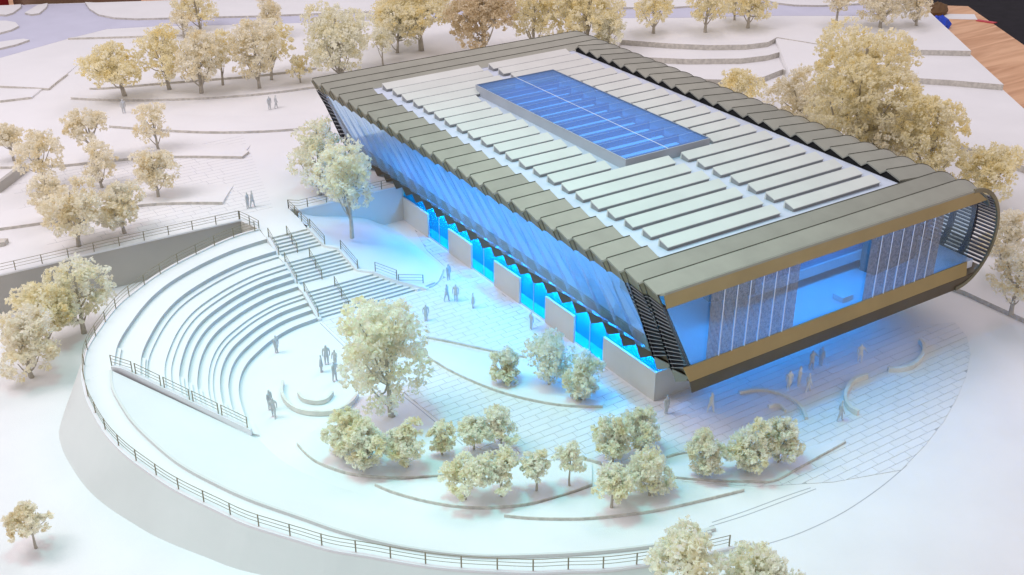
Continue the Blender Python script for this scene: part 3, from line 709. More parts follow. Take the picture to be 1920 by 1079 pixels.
# louvred bays at the ends of the slanted side
def louvre_left(i, n, t0=.135, t1=.875):
    for c in range(2):
        (ya, pa), (yb, pb) = pleat_cols(i)[c], pleat_cols(i)[c+1]
        for e in (0, 1):   # upright frame strips
            yy, p = (ya, pa) if e == 0 else (yb, pb)
            a, b = left(t0, p), left(t1, p)
            MB().tube([(a[0]+.03, yy, a[1]), (b[0]+.03, yy, b[1])], .09, 4).obj("louvre_post", METAL, bld)
        for k in range(n):
            t = t0+(t1-t0)*(k+.5)/n
            a, b = left(t, pa), left(t, pb)
            m = MB(); d = .2
            m.add([(a[0]-.06, ya, a[1]+.05), (b[0]-.06, yb, b[1]+.05), (b[0]+d, yb, b[1]-.06), (a[0]+d, ya, a[1]-.06),
                   (a[0]-.06, ya, a[1]+.1), (b[0]-.06, yb, b[1]+.1), (b[0]+d, yb, b[1]-.01), (a[0]+d, ya, a[1]-.01)],
                  [(3,2,1,0),(4,5,6,7),(0,1,5,4),(1,2,6,5),(2,3,7,6),(3,0,4,7)])
            m.obj("louvre_slat", SLAT, bld)
louvre_left(26, 17); louvre_left(25, 17); louvre_left(0, 14)
for i in (26, 25, 0):
    bk = panel_left(i, .13, .88, .03); bk.v = [(x+.28, y, z) for x, y, z in bk.v]; bk.obj("added_dark_backing", METAL, bld)  # dark panel added to keep the interior glow out of the gaps
# curled right side: ribs, slats in the front bays, plain curved panels behind
def rib(y, name="louvre_rib", a0=-90, a1=60, w=.16, rr=.99):
    m = MB(); st = []
    for k in range(31):
        a = a0+(a1-a0)*k/30; q = right(a, 1); u = (CXA+(q[0]-CXA)*rr, CZA+(q[1]-CZA)*rr); d = (CXA+(q[0]-CXA)*(rr-.075), CZA+(q[1]-CZA)*(rr-.075))
        st += [(u[0], y-w/2, u[1]), (u[0], y+w/2, u[1]), (d[0], y+w/2, d[1]), (d[0], y-w/2, d[1])]
    fs = [(4*k+j, 4*k+4+j, 4*k+4+(j+1) % 4, 4*k+(j+1) % 4) for k in range(30) for j in range(4)] + [(3, 2, 1, 0), (120, 121, 122, 123)]
    return m.add(st, fs).obj(name, FASC if y < -5 else METAL, bld)
ribs = [-6.15, -3.5, -1.1, 1.3, 3.7]
for y_ in ribs: rib(y_, w=.2 if y_ < -5 else .5, a1=91 if y_ < -5 else 60)
NSL = 20
for b_ in range(4):
    for k in range(NSL):
        a = -42 + 84*(k+.5)/NSL; q = right(a, 1); q = (CXA+(q[0]-CXA)*.975, CZA+(q[1]-CZA)*.975)
        MB().box(q[0]-.16, q[0]+.16, ribs[b_]+.1, ribs[b_+1]-.1, q[1]-.055, q[1]+.055).obj("louvre_slat", METAL, bld)
def curl(y0, y1, a0, a1, name, m_, rr=.96):
    m = MB(); st = []; n = 16
    for k in range(n+1):
        a = a0+(a1-a0)*k/n; q = right(a, 1)
        for r_ in (rr, rr-.025): st += [(CXA+(q[0]-CXA)*r_, y0, CZA+(q[1]-CZA)*r_), (CXA+(q[0]-CXA)*r_, y1, CZA+(q[1]-CZA)*r_)]
    fs = [(4*k, 4*k+4, 4*k+5, 4*k+1) for k in range(n)] + [(4*k+2, 4*k+3, 4*k+7, 4*k+6) for k in range(n)] + [(4*k, 4*k+2, 4*k+6, 4*k+4) for k in range(n)] + [(4*k+1, 4*k+5, 4*k+7, 4*k+3) for k in range(n)] + [(0, 1, 3, 2), (4*n, 4*n+2, 4*n+3, 4*n+1)]
    return m.add(st, fs).obj(name, m_, bld)
curl(-6.1, 3.7, -90, -44, "curved_soffit", mat("tan_sheet", (.42, .36, .27), .5, .2))
curl(3.75, 58.9, -90, 26, "curved_side", OLIVE)
# underside and floor
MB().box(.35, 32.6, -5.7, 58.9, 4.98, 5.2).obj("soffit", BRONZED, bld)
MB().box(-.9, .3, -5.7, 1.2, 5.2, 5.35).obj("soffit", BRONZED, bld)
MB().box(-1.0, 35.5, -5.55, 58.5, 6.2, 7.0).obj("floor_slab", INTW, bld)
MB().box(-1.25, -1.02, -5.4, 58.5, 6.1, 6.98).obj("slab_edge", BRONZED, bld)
# front frame: head, sill and lower beam
def slx(z): return lerp(To, Bo, (To[1]-z)/(To[1]-Bo[1]))[0]
def band(y0, z0, y1, z1, xa0, xa1, xb0, xb1, m_, name, th=.12):
    m = MB().add([(xa0, y0, z0), (xb0, y0, z0), (xb1, y1, z1), (xa1, y1, z1), (xa0, y0+th, z0), (xb0, y0+th, z0), (xb1, y1+th, z1), (xa1, y1+th, z1)],
                 [(0, 1, 2, 3), (7, 6, 5, 4), (0, 4, 5, 1), (1, 5, 6, 2), (2, 6, 7, 3), (3, 7, 4, 0)])
    return m.obj(name, m_, bld)
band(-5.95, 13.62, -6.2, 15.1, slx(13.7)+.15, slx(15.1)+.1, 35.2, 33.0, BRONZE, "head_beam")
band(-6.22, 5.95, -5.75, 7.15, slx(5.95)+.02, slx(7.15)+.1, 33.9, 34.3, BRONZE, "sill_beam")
band(-6.05, 4.6, -6.24, 5.94, slx(4.6), slx(5.94), 32.6, 35.0, BRONZED, "lower_beam")  # shade of the down-facing band put into the darker bronze
# front glazing with two mesh screens
fg = MB().add([(slx(7.1)+.3, -5.6, 7.1), (34.3, -5.6, 7.1), (34.3, -5.6, 13.7), (slx(13.7)+.3, -5.6, 13.7), (slx(7.1)+.3, -5.56, 7.1), (34.3, -5.56, 7.1), (34.3, -5.56, 13.7), (slx(13.7)+.3, -5.56, 13.7)],
              [(0, 1, 2, 3), (7, 6, 5, 4), (0, 4, 5, 1), (1, 5, 6, 2), (2, 6, 7, 3), (3, 7, 4, 0)])
fg.obj("front_glazing", FGLASS, bld)
def screen(x0, x1, npan, lean):
    wd = (x1-x0)/npan
    for k in range(npan):
        m = MB(); a = x0+k*wd; ns = 9
        for q in range(ns):
            xa = a+.1+(wd-.16)*q/ns; xb = xa+(wd-.16)/ns*.5
            zt_, zb_ = 13.75, 6.95
            m.add([(xa, -5.72, zb_), (xb, -5.72, zb_), (xb+lean, -5.72, zt_), (xa+lean, -5.72, zt_), (xa, -5.69, zb_), (xb, -5.69, zb_), (xb+lean, -5.69, zt_), (xa+lean, -5.69, zt_)],
                  [(0, 1, 2, 3), (7, 6, 5, 4), (0, 4, 5, 1), (1, 5, 6, 2), (2, 6, 7, 3), (3, 7, 4, 0)])
        m.obj("mesh_screen", MESHM, bld)
    for k in range(1, npan):
        a = x0+k*wd+.02
        MB().add([(a-.05, -5.76, 6.95), (a+.05, -5.76, 6.95), (a+.05+lean, -5.76, 13.7), (a-.05+lean, -5.76, 13.7), (a-.05, -5.73, 6.95), (a+.05, -5.73, 6.95), (a+.05+lean, -5.73, 13.7), (a-.05+lean, -5.73, 13.7)],
                 [(0, 1, 2, 3), (7, 6, 5, 4), (0, 4, 5, 1), (1, 5, 6, 2), (2, 6, 7, 3), (3, 7, 4, 0)]).obj("mullion", INTW, bld)
screen(.3, 10.6, 7, .0)
screen(19.3, 29.4, 7, .0)
# interior seen through the glass
MB().box(6.5, 31, 9.0, 55, 7.01, 10.3).obj("inner_core", INTW, bld)
MB().box(6.2, 31.2, 8.8, 55, 10.31, 14.0).obj("upper_core", mat("upper_core_shade", (.30, .34, .38), .7), bld)  # dimness of the upper interior put into the grey
MB().box(17.8, 19.2, -4.8, -3.6, 7.01, 7.5).obj("inner_bench", INTW, bld)
MB().box(9.5, 31, -.6, 8.75, 8.35, 8.8).obj("gallery_floor", mat("gallery_floor_grey", (.16, .20, .28), .7), bld)
MB().box(9.5, 31, -.9, -.62, 8.1, 9.05).obj("gallery_edge", mat("gallery_grey", (.50, .50, .52), .7), bld)
MB().box(2.5, 6.2, 6, 8.7, 7.01, 13.9).obj("inner_wall", mat("gallery_grey", (.50, .50, .52), .7), bld)
MB().prism([(4.2, -1.5), (8.6, -2.6), (9.0, 3), (5, 3.5)], 9.6, 14.2).obj("hanging_volume", INTD, bld)
MB().prism([(24.5, -2.6), (30.8, -2.2), (31.0, -.95), (24.3, -.95)], 7.02, 10.9).obj("inner_volume", INTD, bld)
for x0, x1 in ((.5, 30),):
    MB().box(x0, x1, -3.2, -2.9, 14.05, 14.2).obj("led_strip", LEDF, bld)
MB().box(2.6, 2.9, 4, 50, 13.9, 14.05).obj("led_strip", LED, bld)
# ground storey: white card panels in front of the backlit wall
MB().box(.2, .24, .3, 47.2, .02, 6.15).obj("ground_glazing", CGLASS, bld)
MB().box(.3, 29, .2, .24, .02, 4.95).obj("ground_glazing", CGLASS, bld)
MB().box(.34, 1.49, .34, 47.1, 4.75, 4.97).box(1.5, 29, 1.5, 47.1, .0, 4.9).obj("inner_block", INTW, bld)
MB().box(.3, 1.48, .3, 47.1, .0, .06).box(1.48, 29, .3, 1.48, .0, .06).obj("ground_floor", INTW, bld)
MB().box(1.0, 1.2, .8, 43.0, 4.6, 4.7).obj("led_strip", LEDWALL, bld)
MB().box(1.4, 28.5, .75, .95, 4.6, 4.7).obj("led_strip", LEDU, bld)
y5 = 7.68
pan = [(0, y5)] + [(y5+9.6*k-4.93, y5+9.6*k) for k in (1, 2, 3)] + [(y5+38.4-4.93, 47.14)]
for a, b in pan: MB().box(-.02, .18, a, b, -.01, 3.0).obj("base_panel", FIN, bld)
MB().box(.19, 5.2, 0, .18, -.01, 3.0).obj("base_panel", FIN, bld)
for k in range(4):
    MB().box(.12, .19, y5+9.6*k, y5+9.6*k+4.67, -.01, .12).obj("base_kerb", INTW, bld)
    for q in (2.33,): MB().box(.13, .19, y5+9.6*k+q-.02, y5+9.6*k+q+.02, .12, 4.9).obj("mullion", CURB, bld)

# ================================================================== trees
def leaf_cloud(m, rng, centre, rad, n, size):
    cx, cy, cz = centre
    for _ in range(n):
        while True:
            a, b, c = rng.uniform(-1, 1), rng.uniform(-1, 1), rng.uniform(-1, 1)
            d = a*a+b*b+c*c
            if .12 < d < 1: break
        f = rad*(.55+.45*d)/math.sqrt(d)*rng.uniform(.75, 1.08)
        px, py, pz = cx+a*f, cy+b*f, cz+c*f*.85
        s = size*rng.uniform(.6, 1.35)
        u = Vector((rng.gauss(0, 1), rng.gauss(0, 1), rng.gauss(0, 1))).normalized()
        v = u.orthogonal().normalized(); v.rotate(Matrix.Rotation(rng.uniform(0, 6.28), 3, u))
        w_ = u.cross(v)
        o = len(m.v)
        m.v += [(px+v.x*s, py+v.y*s, pz+v.z*s), (px+w_.x*s*.7, py+w_.y*s*.7, pz+w_.z*s*.7), (px-v.x*s+u.x*s*.3, py-v.y*s+u.y*s*.3, pz-v.z*s+u.z*s*.3), (px-w_.x*s*.7, py-w_.y*s*.7, pz-w_.z*s*.7)]
        m.f.append((o, o+1, o+2, o+3)); m.m.append(0)
def tree(label, x, y, z, h, r, cb, offx, tone='cream', name="model_tree", seed=0, dens=1.0, pale=False, group=None, gap=.16):
    rng = random.Random(seed*7919+13)
    t = thing(name, label, "shrub" if name == "model_shrub" else "tree", (x, y, z), group)
    ox, oy = offx*.84, -offx*-.55   # crown leans along the picture's horizontal
    topc = (x+ox, y+oy); r *= 1.1 if name == "model_tree" else 1.14; cb *= 1 if name == "model_tree" else .3
    zc0, zc1 = z+h*cb, z+h
    tr = max(.07, r*.07)
    tk = MB()
    stem = [(x, y, z-.02), (x+ox*.2+rng.uniform(-.08, .08), y+oy*.2, z+h*cb*.6), (x+ox*.5, y+oy*.5, z+h*(cb*.5+.3)), (x+ox, y+oy, z+h*.86)]
    tk.tube(spline(stem, 3), tr*1.25, 6, r2=tr*.3)
    cr = MB(); cz = (zc0+zc1)/2; rz = (zc1-zc0)/2
    shrub = name == "model_shrub"
    nb = rng.randint(6, 8) + int(r); ls = .18 if r < 2.6 else .22
    pos = []; blobs = []; tries = 0
    while len(blobs) < nb and tries < 400:
        tries += 1
        a = rng.uniform(0, 6.283); c = rng.uniform(-.95, 1)
        e = math.sqrt(max(0, 1-c*c*.8)); q = rng.uniform(.45, .78)*e
        bx_ = (q*math.cos(a), q*math.sin(a), c*.66); br = rng.uniform(.34, .52)
        if all(math.dist(bx_, o_[0]) > .42 for o_ in blobs): blobs.append((bx_, br))
    blobs.append(((0, 0, .45), .5))
    if shrub: blobs.append(((0, 0, -.4), .55))
    crad = min(.62, max(.32, r*.2))
    for (bx_, br) in blobs:
        R_ = r*br; nc = max(5, int(8.5*dens*(R_/crad)**1.6*.42))
        for _ in range(nc):
            v = Vector((rng.gauss(0, 1), rng.gauss(0, 1), rng.gauss(.15, 1))).normalized()*rng.uniform(.72, 1.0)
            pos.append((topc[0]+bx_[0]*r+v.x*R_, topc[1]+bx_[1]*r+v.y*R_, max(z+.15, cz+bx_[2]*rz+v.z*R_*min(1.1, rz/r))))
    for q in pos: leaf_cloud(cr, rng, q, crad*rng.uniform(.6, 1.15), 17, ls)
    for (bx_, br) in blobs:
        q = (topc[0]+bx_[0]*r, topc[1]+bx_[1]*r, cz+bx_[2]*rz)
        s0 = rng.uniform(.15, .7); b0 = lerp(stem[1], stem[3], s0)
        if b0[2] > q[2]: b0 = stem[1]
        mid = lerp(b0, q, .5); mid = (mid[0], mid[1], mid[2]-.1*r)
        tk.tube(spline([b0, mid, q], 3), tr*.45, 4, r2=tr*.15)
    tk.obj("trunk", TRUNKW if pale else TRUNK, t)
    cr.obj("crown", FOL[tone], t)
    return t
tree("large pale plaza tree with open crown, tallest inside the round plaza", -20.90,10.85,0.00,12.04,3.82,0.13,-0.66, "cream", "model_tree", seed=1, dens=1.5, pale=True)
tree("pale shrub leftmost in the plaza planting bed, just below the curved bench", -27.12,7.36,0.10,4.88,1.56,0.09,-0.04, "cream", "model_shrub", seed=2, dens=1.2)
tree("pale shrub second from left in the plaza planting bed", -26.18,4.91,0.15,4.57,1.58,0.12,-0.26, "cream", "model_shrub", seed=3, dens=1.2)
tree("pale shrub third from left in the bed, directly below the big plaza tree", -23.43,3.28,0.15,4.41,1.52,0.17,-0.11, "cream", "model_shrub", seed=4, dens=1.2)
tree("slim pale tree with an open gap, right of the third bed shrub", -20.10,3.32,0.10,3.59,1.10,0.21,-0.11, "cream", "model_shrub", seed=5, dens=.9)
tree("pale tree with white gaps around its thin stem, behind the front row", -17.52,2.55,0.10,3.17,1.22,0.38,0.05, "cream", "model_shrub", seed=6, dens=.9)
tree("pale tree with dark forked stem, rightmost of the back pair in the plaza bed", -15.39,1.53,0.10,4.06,1.52,0.22,-0.07, "cream", "model_tree", seed=7, dens=1)
tree("pale stemmed tree with a bushy foot, leftmost of the front row by the kerb", -21.73,-3.01,0.15,4.10,1.69,0.15,0.00, "cream", "model_tree", seed=8, dens=1.1)
tree("pale stemmed tree second in the front row by the kerb", -19.07,-4.27,0.15,4.16,1.59,0.30,-0.06, "cream", "model_tree", seed=9, dens=1)
tree("pale stemmed tree third in the front row by the kerb", -16.34,-5.15,0.15,3.86,1.30,0.32,0.06, "cream", "model_tree", seed=10, dens=1)
tree("thin wiry pale tree at the right end of the front row", -13.75,-6.09,0.15,4.36,1.20,0.27,0.00, "cream", "model_tree", seed=11, dens=.7)
tree("pale round shrub left half of the pair below the building corner", -8.76,-5.24,0.05,4.66,1.51,0.05,0.00, "cream", "model_shrub", seed=12, dens=1.3)
tree("taller pale round shrub right half of the pair below the building corner", -5.88,-5.32,0.05,4.37,1.53,0.10,0.00, "cream", "model_shrub", seed=13, dens=1.3)
tree("pale tree nearest the ramp, with a dark shadow at its foot", -12.64,-10.14,0.15,4.18,1.59,0.23,0.08, "cream", "model_tree", seed=14, dens=1)
tree("wide pale shrub just right of the tree nearest the ramp", -9.14,-10.58,0.15,4.32,1.74,0.06,0.13, "cream", "model_shrub", seed=15, dens=1.2)
tree("lone oval pale shrub in the middle of the right planting bed", -3.77,-11.00,0.15,4.64,1.39,0.06,0.00, "cream", "model_shrub", seed=16, dens=1.3)
tree("broad pale shrub left part of the rightmost bed clump", -0.43,-12.58,0.15,4.59,1.62,0.07,0.13, "cream", "model_shrub", seed=17, dens=1.3)
tree("pale shrub with a raised crown, right part of the rightmost bed clump", 2.57,-12.96,0.15,4.29,1.42,0.12,0.18, "cream", "model_shrub", seed=18, dens=1.3)
tree("small pale shrub leftmost of three beside the backlit wall", -9.71,9.64,0.10,4.06,1.23,0.06,0.05, "cream", "model_shrub", seed=19, dens=1.2)
tree("largest pale shrub, middle of three beside the backlit wall", -6.43,7.28,0.10,5.67,2.02,0.12,-0.05, "cream", "model_shrub", seed=20, dens=1.3)
tree("pale shrub rightmost of three beside the backlit wall", -5.45,3.46,0.10,4.79,1.54,0.05,0.29, "cream", "model_shrub", seed=21, dens=1.2)
tree("large cream tree cut off by the bottom edge of the picture", -14.80,-21.39,0.00,6.49,2.52,0.19,-0.15, "cream", "model_tree", seed=22, dens=1.3)
tree("cream tree right of the foreground one, cut off by the bottom edge", -10.36,-23.97,0.00,4.41,2.47,0.20,-0.28, "cream", "model_tree", seed=23, dens=1.3)
tree("small lone tree standing on the white ground at lower left", -51.55,9.81,0.00,3.87,1.48,0.13,-0.04, "tan", "model_tree", seed=24, dens=.8)
tree("golden tree touching the curved railing below the left retaining wall", -39.67,40.51,0.00,8.26,3.24,0.20,0.16, "cream", "model_tree", seed=25, dens=1.3)
tree("amber tree in the middle of the clump below the left retaining wall", -43.38,39.22,0.00,7.33,2.46,0.18,0.03, "gold", "model_tree", seed=26, dens=1.2)
tree("tan tree lowest of the clump below the left retaining wall", -46.02,34.80,0.00,7.11,2.83,0.14,-0.05, "tan", "model_tree", seed=27, dens=1.2)
tree("tan tree leftmost on the upper plaza, cut by the left edge", -36.78,79.83,4.47,5.17,1.98,0.40,-0.60, "tan", "model_tree", seed=28, dens=1)
tree("tan tree with a bare gap, second from the left edge", -35.80,68.54,4.47,7.01,2.63,0.26,-0.06, "tan", "model_tree", seed=29, dens=1)
tree("tan tree below the gapped one, left of the parapet trees", -37.39,58.49,4.47,6.18,2.17,0.22,-0.06, "tan", "model_tree", seed=30, dens=1)
tree("tall tan tree in the left middle group, upper one of two in line", -28.56,73.43,4.47,7.12,2.43,0.39,-0.20, "tan", "model_tree", seed=31, dens=1)
tree("tall tan tree in the left middle group, lower one of two in line", -29.93,65.87,4.47,5.87,2.20,0.16,-0.19, "tan", "model_tree", seed=32, dens=1)
tree("slim tan tree with visible branches between two kerb lines", -20.41,74.22,4.47,7.26,2.31,0.14,-0.54, "tan", "model_tree", seed=33, dens=.9)
tree("round tan tree standing on its own below the slim branched one", -25.47,59.01,4.47,6.13,2.40,0.25,-0.12, "tan", "model_tree", seed=34, dens=1)
tree("broad tan tree just above the left railing", -36.58,51.19,4.47,7.17,3.05,0.19,0.11, "tan", "model_tree", seed=35, dens=1.3)
tree("tan tree with a thin dark trunk just right of the broad one above the railing", -31.55,51.73,4.47,6.01,2.43,0.24,-0.46, "tan", "model_tree", seed=36, dens=1.1)
tree("golden tree at the left end of the back row", -17.69,97.39,4.47,8.06,3.97,0.30,-1.76, "gold", "model_tree", seed=37, dens=1.1)
tree("tall golden tree second in the back row", -11.18,97.51,4.47,9.56,3.58,0.22,-1.25, "gold", "model_tree", seed=38, dens=1.1)
tree("broad tan tree third in the back row", -8.12,92.61,4.47,9.16,3.92,0.20,0.08, "tan", "model_tree", seed=39, dens=1.1)
tree("yellow tree half hidden behind the third back row tree", -3.93,95.19,4.47,8.06,2.36,0.28,0.31, "gold", "model_tree", seed=40, dens=1)
tree("tall tan tree in the middle of the back row", -0.16,90.36,4.47,11.05,3.35,0.17,-0.47, "tan", "model_tree", seed=41, dens=1.2)
tree("golden tree peeping out behind the middle back row tree", 3.08,93.69,4.47,9.15,2.71,0.22,1.20, "gold", "model_tree", seed=42, dens=1)
tree("small sparse yellow sapling right of the middle back row trees", 6.01,89.65,4.47,4.63,1.74,0.21,-0.32, "gold", "model_tree", seed=43, dens=.6)
tree("tan tree beyond the road, cut by the top edge left of centre", 3.93,125.85,4.47,7.92,3.36,0.10,-1.18, "gold", "model_tree", seed=44, dens=1)
tree("pale tree in front of the one beyond the road", -0.26,122.68,4.47,4.28,2.31,0.25,0.09, "tan", "model_tree", seed=45, dens=.8)
tree("pale tree at the top edge above the middle of the back row", 11.51,113.92,4.47,7.41,2.48,0.16,0.00, "tan", "model_tree", seed=46, dens=.8)
tree("large cream tree left of the building's far corner", 11.83,88.02,4.47,11.64,5.10,0.14,-0.64, "cream", "model_tree", seed=47, dens=1.3)
tree("small cream sapling between the large cream tree and the golden clump", 20.56,91.35,4.47,5.93,1.95,0.24,0.04, "cream", "model_tree", seed=48, dens=.7)
tree("cream tree at the left of the golden clump behind the roof", 25.44,95.73,4.47,7.13,3.46,0.06,0.90, "cream", "model_tree", seed=49, dens=1.1)
tree("golden tree at the top edge above the clump behind the roof", 29.40,94.96,4.47,10.24,5.72,0.28,-0.99, "gold", "model_tree", seed=50, dens=1.2)
tree("dark brown tree behind the roof, the only brown one", 35.27,85.20,4.47,10.90,5.29,0.13,0.08, "brown", "model_tree", seed=51, dens=1.4)
tree("golden tree right of the brown one behind the roof", 44.56,85.14,4.47,10.51,3.96,0.17,0.34, "gold", "model_tree", seed=52, dens=1.1)
tree("broad golden tree behind the roof's far right corner", 52.70,81.69,4.47,9.87,5.63,0.20,0.43, "gold", "model_tree", seed=53, dens=1.2)
tree("small golden tree touching the roof's far right corner", 54.13,77.87,4.47,5.23,2.40,0.17,0.34, "cream", "model_tree", seed=54, dens=.8)
tree("golden tree with a straight trunk first right of the roof", 67.29,82.48,4.47,8.01,3.43,0.20,0.27, "gold", "model_tree", seed=55, dens=1)
tree("golden tree second right of the roof with a forked trunk", 75.09,78.23,4.47,7.84,3.35,0.24,0.27, "gold", "model_tree", seed=56, dens=1)
tree("golden tree third right of the roof above the curved terraces", 83.06,76.29,4.47,7.18,3.57,0.19,0.09, "gold", "model_tree", seed=57, dens=1)
tree("small golden tree behind the third one above the curved terraces", 84.75,81.43,4.47,5.63,2.34,0.22,-0.19, "gold", "model_tree", seed=58, dens=.8)
tree("tan tree with a thin trunk alone near the top right", 96.56,68.79,4.47,7.55,2.90,0.37,0.69, "tan", "model_tree", seed=59, dens=1)
tree("tan tree left of the blue cloth, second from the corner", 102.45,64.16,4.47,7.97,3.72,0.16,0.32, "tan", "model_tree", seed=60, dens=1)
tree("tan tree nearest the board corner beside the blue cloth", 108.81,61.68,4.47,7.63,3.10,0.10,-0.88, "tan", "model_tree", seed=61, dens=1)
tree("pale tree on the upper plaza in front of the glass side", -9.37,49.85,4.47,9.22,3.29,0.10,0.31, "cream", "model_tree", seed=62, dens=1.2)
tree("pale tree on the mound with its trunk bare to the ground", -10.11,40.21,3.00,11.91,3.00,0.29,-0.18, "cream", "model_tree", seed=63, dens=1.2, pale=True)
tree("largest golden tree right of the building, rising over the curled roof", 50.29,23.25,2.70,18.96,6.74,0.11,-0.20, "gold", "model_tree", seed=64, dens=1.6)
tree("tan lower tree tucked under the largest golden one", 52.63,33.93,2.70,10.05,4.60,0.10,-0.35, "tan", "model_tree", seed=65, dens=1.2)
tree("tan tree between the largest golden tree and the roof's edge", 52.09,20.55,1.80,11.30,5.04,0.09,-0.27, "tan", "model_tree", seed=66, dens=1.3)
tree("golden tree with a pointed right branch beside the curled roof", 52.33,13.52,1.80,13.48,4.16,0.18,-0.06, "gold", "model_tree", seed=67, dens=1.3)
tree("low golden shrub peeking over the roof left of the big tree", 58.67,52.17,2.70,4.70,2.98,0.09,-0.71, "gold", "model_tree", seed=68, dens=1)
tree("golden bushy tree behind the front end of the curled roof", 58.32,9.23,0.90,8.75,3.78,0.20,-0.06, "gold", "model_tree", seed=69, dens=1.2)
tree("tan tree right of the curved front louvres", 47.14,-1.27,0.90,7.15,2.52,0.18,-0.61, "tan", "model_tree", seed=70, dens=1.1)
tree("pale tan tree at the right edge below the louvres", 39.47,-8.38,0.90,7.66,2.88,0.23,-0.19, "tan", "model_tree", seed=71, dens=1.2)

# ================================================================== figures
def figure(pose):
    """one continuous body grown over a small skeleton; 2.3 units tall, feet at the origin"""
    P_ = {}
    lx = {'stand': .13, 'walk': .14, 'reach': .14, 'skirt': .09}[pose]
    sw = {'stand': .03, 'walk': .3, 'reach': .12, 'skirt': .05}[pose]
    pts = [((0, 0, 1.15), .17), ((0, 0, 1.45), .16), ((0, 0, 1.75), .2), ((0, 0, 1.93), .07), ((0, -.01, 2.05), .115), ((0, -.02, 2.2), .11)]
    ed = [(0, 1), (1, 2), (2, 3), (3, 4), (4, 5)]
    for s_ in (-1, 1):
        b = len(pts)
        pts += [((s_*lx, -s_*sw*.15, 1.0), .14), ((s_*lx, -s_*sw*.55, .58), .1), ((s_*lx*1.05, -s_*sw*.8+.03, .1), .07), ((s_*lx*1.1, -s_*sw*.8-.14, .05), .05)]
        ed += [(0, b), (b, b+1), (b+1, b+2), (b+2, b+3)]
        b = len(pts)
        if pose == 'reach' and s_ > 0: ar = [((.27, 0, 1.78), .085), ((.45, -.2, 1.5), .065), ((.5, -.48, 1.55), .05), ((.5, -.58, 1.58), .045)]
        else: ar = [((s_*.27, 0, 1.78), .085), ((s_*.34, s_*sw*.3, 1.42), .065), ((s_*.33, s_*sw*.6-.06, 1.1), .05), ((s_*.32, s_*sw*.65-.08, .98), .045)]
        pts += ar; ed += [(2, b), (b, b+1), (b+1, b+2), (b+2, b+3)]
    if pose == 'skirt':
        pts += [((0, 0, .85), .24), ((0, 0, .6), .27)]; ed += [(0, len(pts)-2), (len(pts)-2, len(pts)-1)]
    me = bpy.data.meshes.new("person"); me.from_pydata([tuple(c*S for c in p[0]) for p in pts], ed, []); me.update()
    ob = bpy.data.objects.new("person_src", me); col.objects.link(ob)
    sk_ = ob.modifiers.new("s", 'SKIN'); sb = ob.modifiers.new("u", 'SUBSURF'); sb.levels = sb.render_levels = 1
    for v, p in zip(me.skin_vertices[0].data, pts): v.radius = (p[1]*S, p[1]*S); v.use_root = False
    me.skin_vertices[0].data[0].use_root = True
    dg = bpy.context.evaluated_depsgraph_get(); dg.update()
    em = bpy.data.meshes.new_from_object(ob.evaluated_get(dg)); em.name = "person_" + pose
    bpy.data.objects.remove(ob)
    em.polygons.foreach_set("use_smooth", [True]*len(em.polygons))
    return em
FIG = {p: figure(p) for p in ('stand', 'walk', 'reach', 'skirt')}
FIGM = {}
for p_, me in FIG.items():
    for mn, mt_ in (('g', PGREY), ('w', PWHITE)):
        c = me.copy(); c.materials.clear(); c.materials.append(mt_); FIGM[p_+mn] = c
def person(label, xy, z, kind, rot, sc_=1.0):
    o = bpy.data.objects.new("person", FIGM[kind]); col.objects.link(o)
    o.location = (xy[0]*S, xy[1]*S, z*S); o.rotation_euler = (0, 0, math.radians(rot)); o.scale = (sc_*.9,)*3
    tag(o, label, "person", "model figures")
person("grey figure left of the pair on the upper plaza by the railing corner", (-17.84,50.79), 4.47, "standg", 40, 1)
person("grey figure right of the pair on the upper plaza by the railing corner", (-17.27,50.78), 4.47, "walkg", 60, 1.05)
person("grey figure left of the pair far away near the back lawns", (-2.44,81.17), 4.47, "standg", 10, 1)
person("grey figure right of the pair far away near the back lawns", (-1.51,81.10), 4.47, "walkg", 80, 1)
person("tiny grey figure on the upper plaza left of the slim branched tree", (-19.95,90.40), 4.47, "standg", 0, 1.1)
person("grey figure standing against the lowest amphitheatre tier", (-25.14,26.50), 0, "skirtg", 20, 1)
person("tall grey figure at the back of the group of four on the round plaza", (-22.01,21.88), 0, "standg", -20, 1.1)
person("small grey figure at the left of the group of four", (-23.00,20.93), 0, "skirtg", 60, .95)
person("grey figure partly behind another at the right of the group of four", (-21.50,21.09), 0, "reachg", -60, .95)
person("grey figure with arm out, nearest the camera in the group of four", (-22.64,18.80), 0, "reachg", 30, 1.1)
person("grey figure left of the crescent benches, the one behind", (-29.51,17.67), 0, "standg", 30, 1.05)
person("grey figure left of the crescent benches, the one in front", (-29.73,16.31), 0, "walkg", -30, 1.05)
person("grey figure beside the foot of the mound", (-3.49,30.59), 0, "standg", 15, 1)
person("grey figure left of the pair on the paving by the glowing wall", (-6.10,26.50), 0, "walkg", 35, 1.05)
person("grey figure right of the pair on the paving by the glowing wall", (-5.30,25.98), 0, "standg", -50, 1.05)
person("grey walking figure right of the pair on the paving", (-4.59,23.72), 0, "skirtg", 70, .95)
person("grey figure alone on the paving between the stair and the shrubs", (-9.99,24.02), 0, "skirtg", -15, 1)
person("dark grey figure close to the glowing wall above the three shrubs", (-2.03,16.77), 0, "standg", 90, 1.05)
person("grey figure just outside the low wall corner with an arm raised", (-0.41,-2.20), 0, "skirtg", 0, 1)
person("pale figure under the building's front corner", (3.06,-4.16), 0, "walkw", 20, 1.1)
person("pale figure left of the three under the front overhang", (11.58,-5.23), 0, "skirtw", -20, 1.05)
person("pale figure in the middle of the three under the front overhang", (12.82,-5.29), 0, "standw", 20, 1.1)
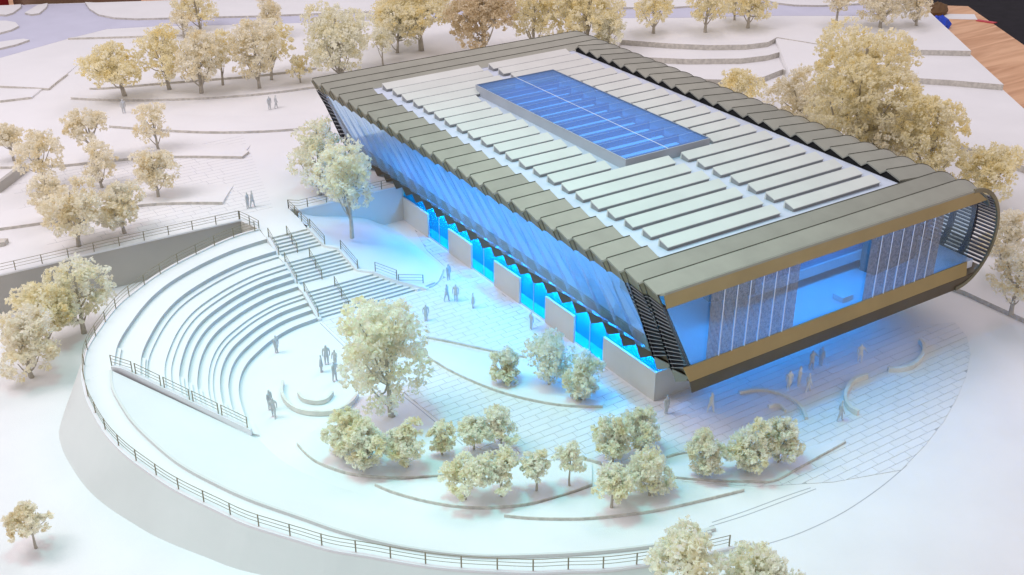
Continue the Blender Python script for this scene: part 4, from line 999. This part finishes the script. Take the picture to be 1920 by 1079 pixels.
person("pale figure right of the three under the front overhang", (12.73,-6.52), 0, "walkw", 60, 1.05)
person("dark figure left of the pair in the blue light below the front", (15.84,-3.92), 0, "reachg", 0, 1.1)
person("dark figure right of the pair in the blue light below the front", (17.17,-3.87), 0, "standg", 90, 1.05)
person("pale figure near the right end of the front overhang", (20.72,-5.49), 0, "reachw", -40, 1.05)
person("grey figure leaning by the C-shaped bench", (11.67,-11.37), 0, "walkg", 50, 1.1)

# ================================================================== things lying on the table and behind the board
def lump(name, label, cat, xy, z, r, h, m_, seed):
    rg = random.Random(seed); m = MB(); n = 14; rings = [(1, 0), (1.08, .35), (.8, .75), (.35, 1.0)]
    vs = []
    for rr, hh in rings:
        for k in range(n):
            a = 2*math.pi*k/n; q = r*rr*rg.uniform(.78, 1.15); vs.append((xy[0]+q*math.cos(a), xy[1]+q*math.sin(a)*.7, z+h*hh*rg.uniform(.85, 1.1)))
    vs.append((*xy, z+h)); fs = [(i*n+k, i*n+(k+1) % n, (i+1)*n+(k+1) % n, (i+1)*n+k) for i in range(3) for k in range(n)] + [(3*n+k, 3*n+(k+1) % n, 4*n) for k in range(n)] + [tuple(range(n-1, -1, -1))]
    tag(m.add(vs, fs).obj(name, m_), label, cat)
lump("blue_cloth", "bright blue crumpled cloth on the table at the board corner", "cloth", (134.51,76.27), -3, 2.6, 2.2, mat("blue_cloth", (.01, .06, .55), .6), 1)
lump("paper_wad", "small brown wad behind the blue cloth on the table", "paper", (142.76,83.03), -3, 2.4, 2.4, mat("brown_wad", (.16, .09, .04), .8), 2)
q = (144.87,78.68); tag(MB().prism([(q[0]-4, q[1]+1), (q[0]+1, q[1]-3), (q[0]+4, q[1]), (q[0]-1, q[1]+3.5)], -3, -2.9).obj("paper_scrap", WHITE), "white paper scrap on the wooden table", "paper")
q = (145.82,73.68); tag(MB().prism([(q[0]-1, q[1]+1.6), (q[0]+.3, q[1]-1.6), (q[0]+1.5, q[1]-1.6), (q[0]+.2, q[1]+1.8)], -3, -2.85).obj("red_strip", mat("red_tape", (.55, .04, .06), .5)), "red strip along the table's far edge", "strip")
def carton(name, label, x0, x1, y, dy, z1, m_):
    t = thing(name, label, "box", ((x0+x1)/2, y, -3))
    MB().box(x0, x1, y, y+dy, -3, z1).obj("body", m_, t)
    MB().box(x0-.3, x1+.3, y-.3, y+dy+.3, z1, z1+.8).obj("lid", m_, t)
carton("red_box", "red box behind the board at the top left corner", -27, -18.5, 168, 8, 9, mat("red_box", (.32, .015, .02), .5))
carton("brown_box", "brown cardboard box next to the red box behind the board", -17.5, 4, 160, 9, 9, mat("brown_box", (.22, .13, .08), .7))
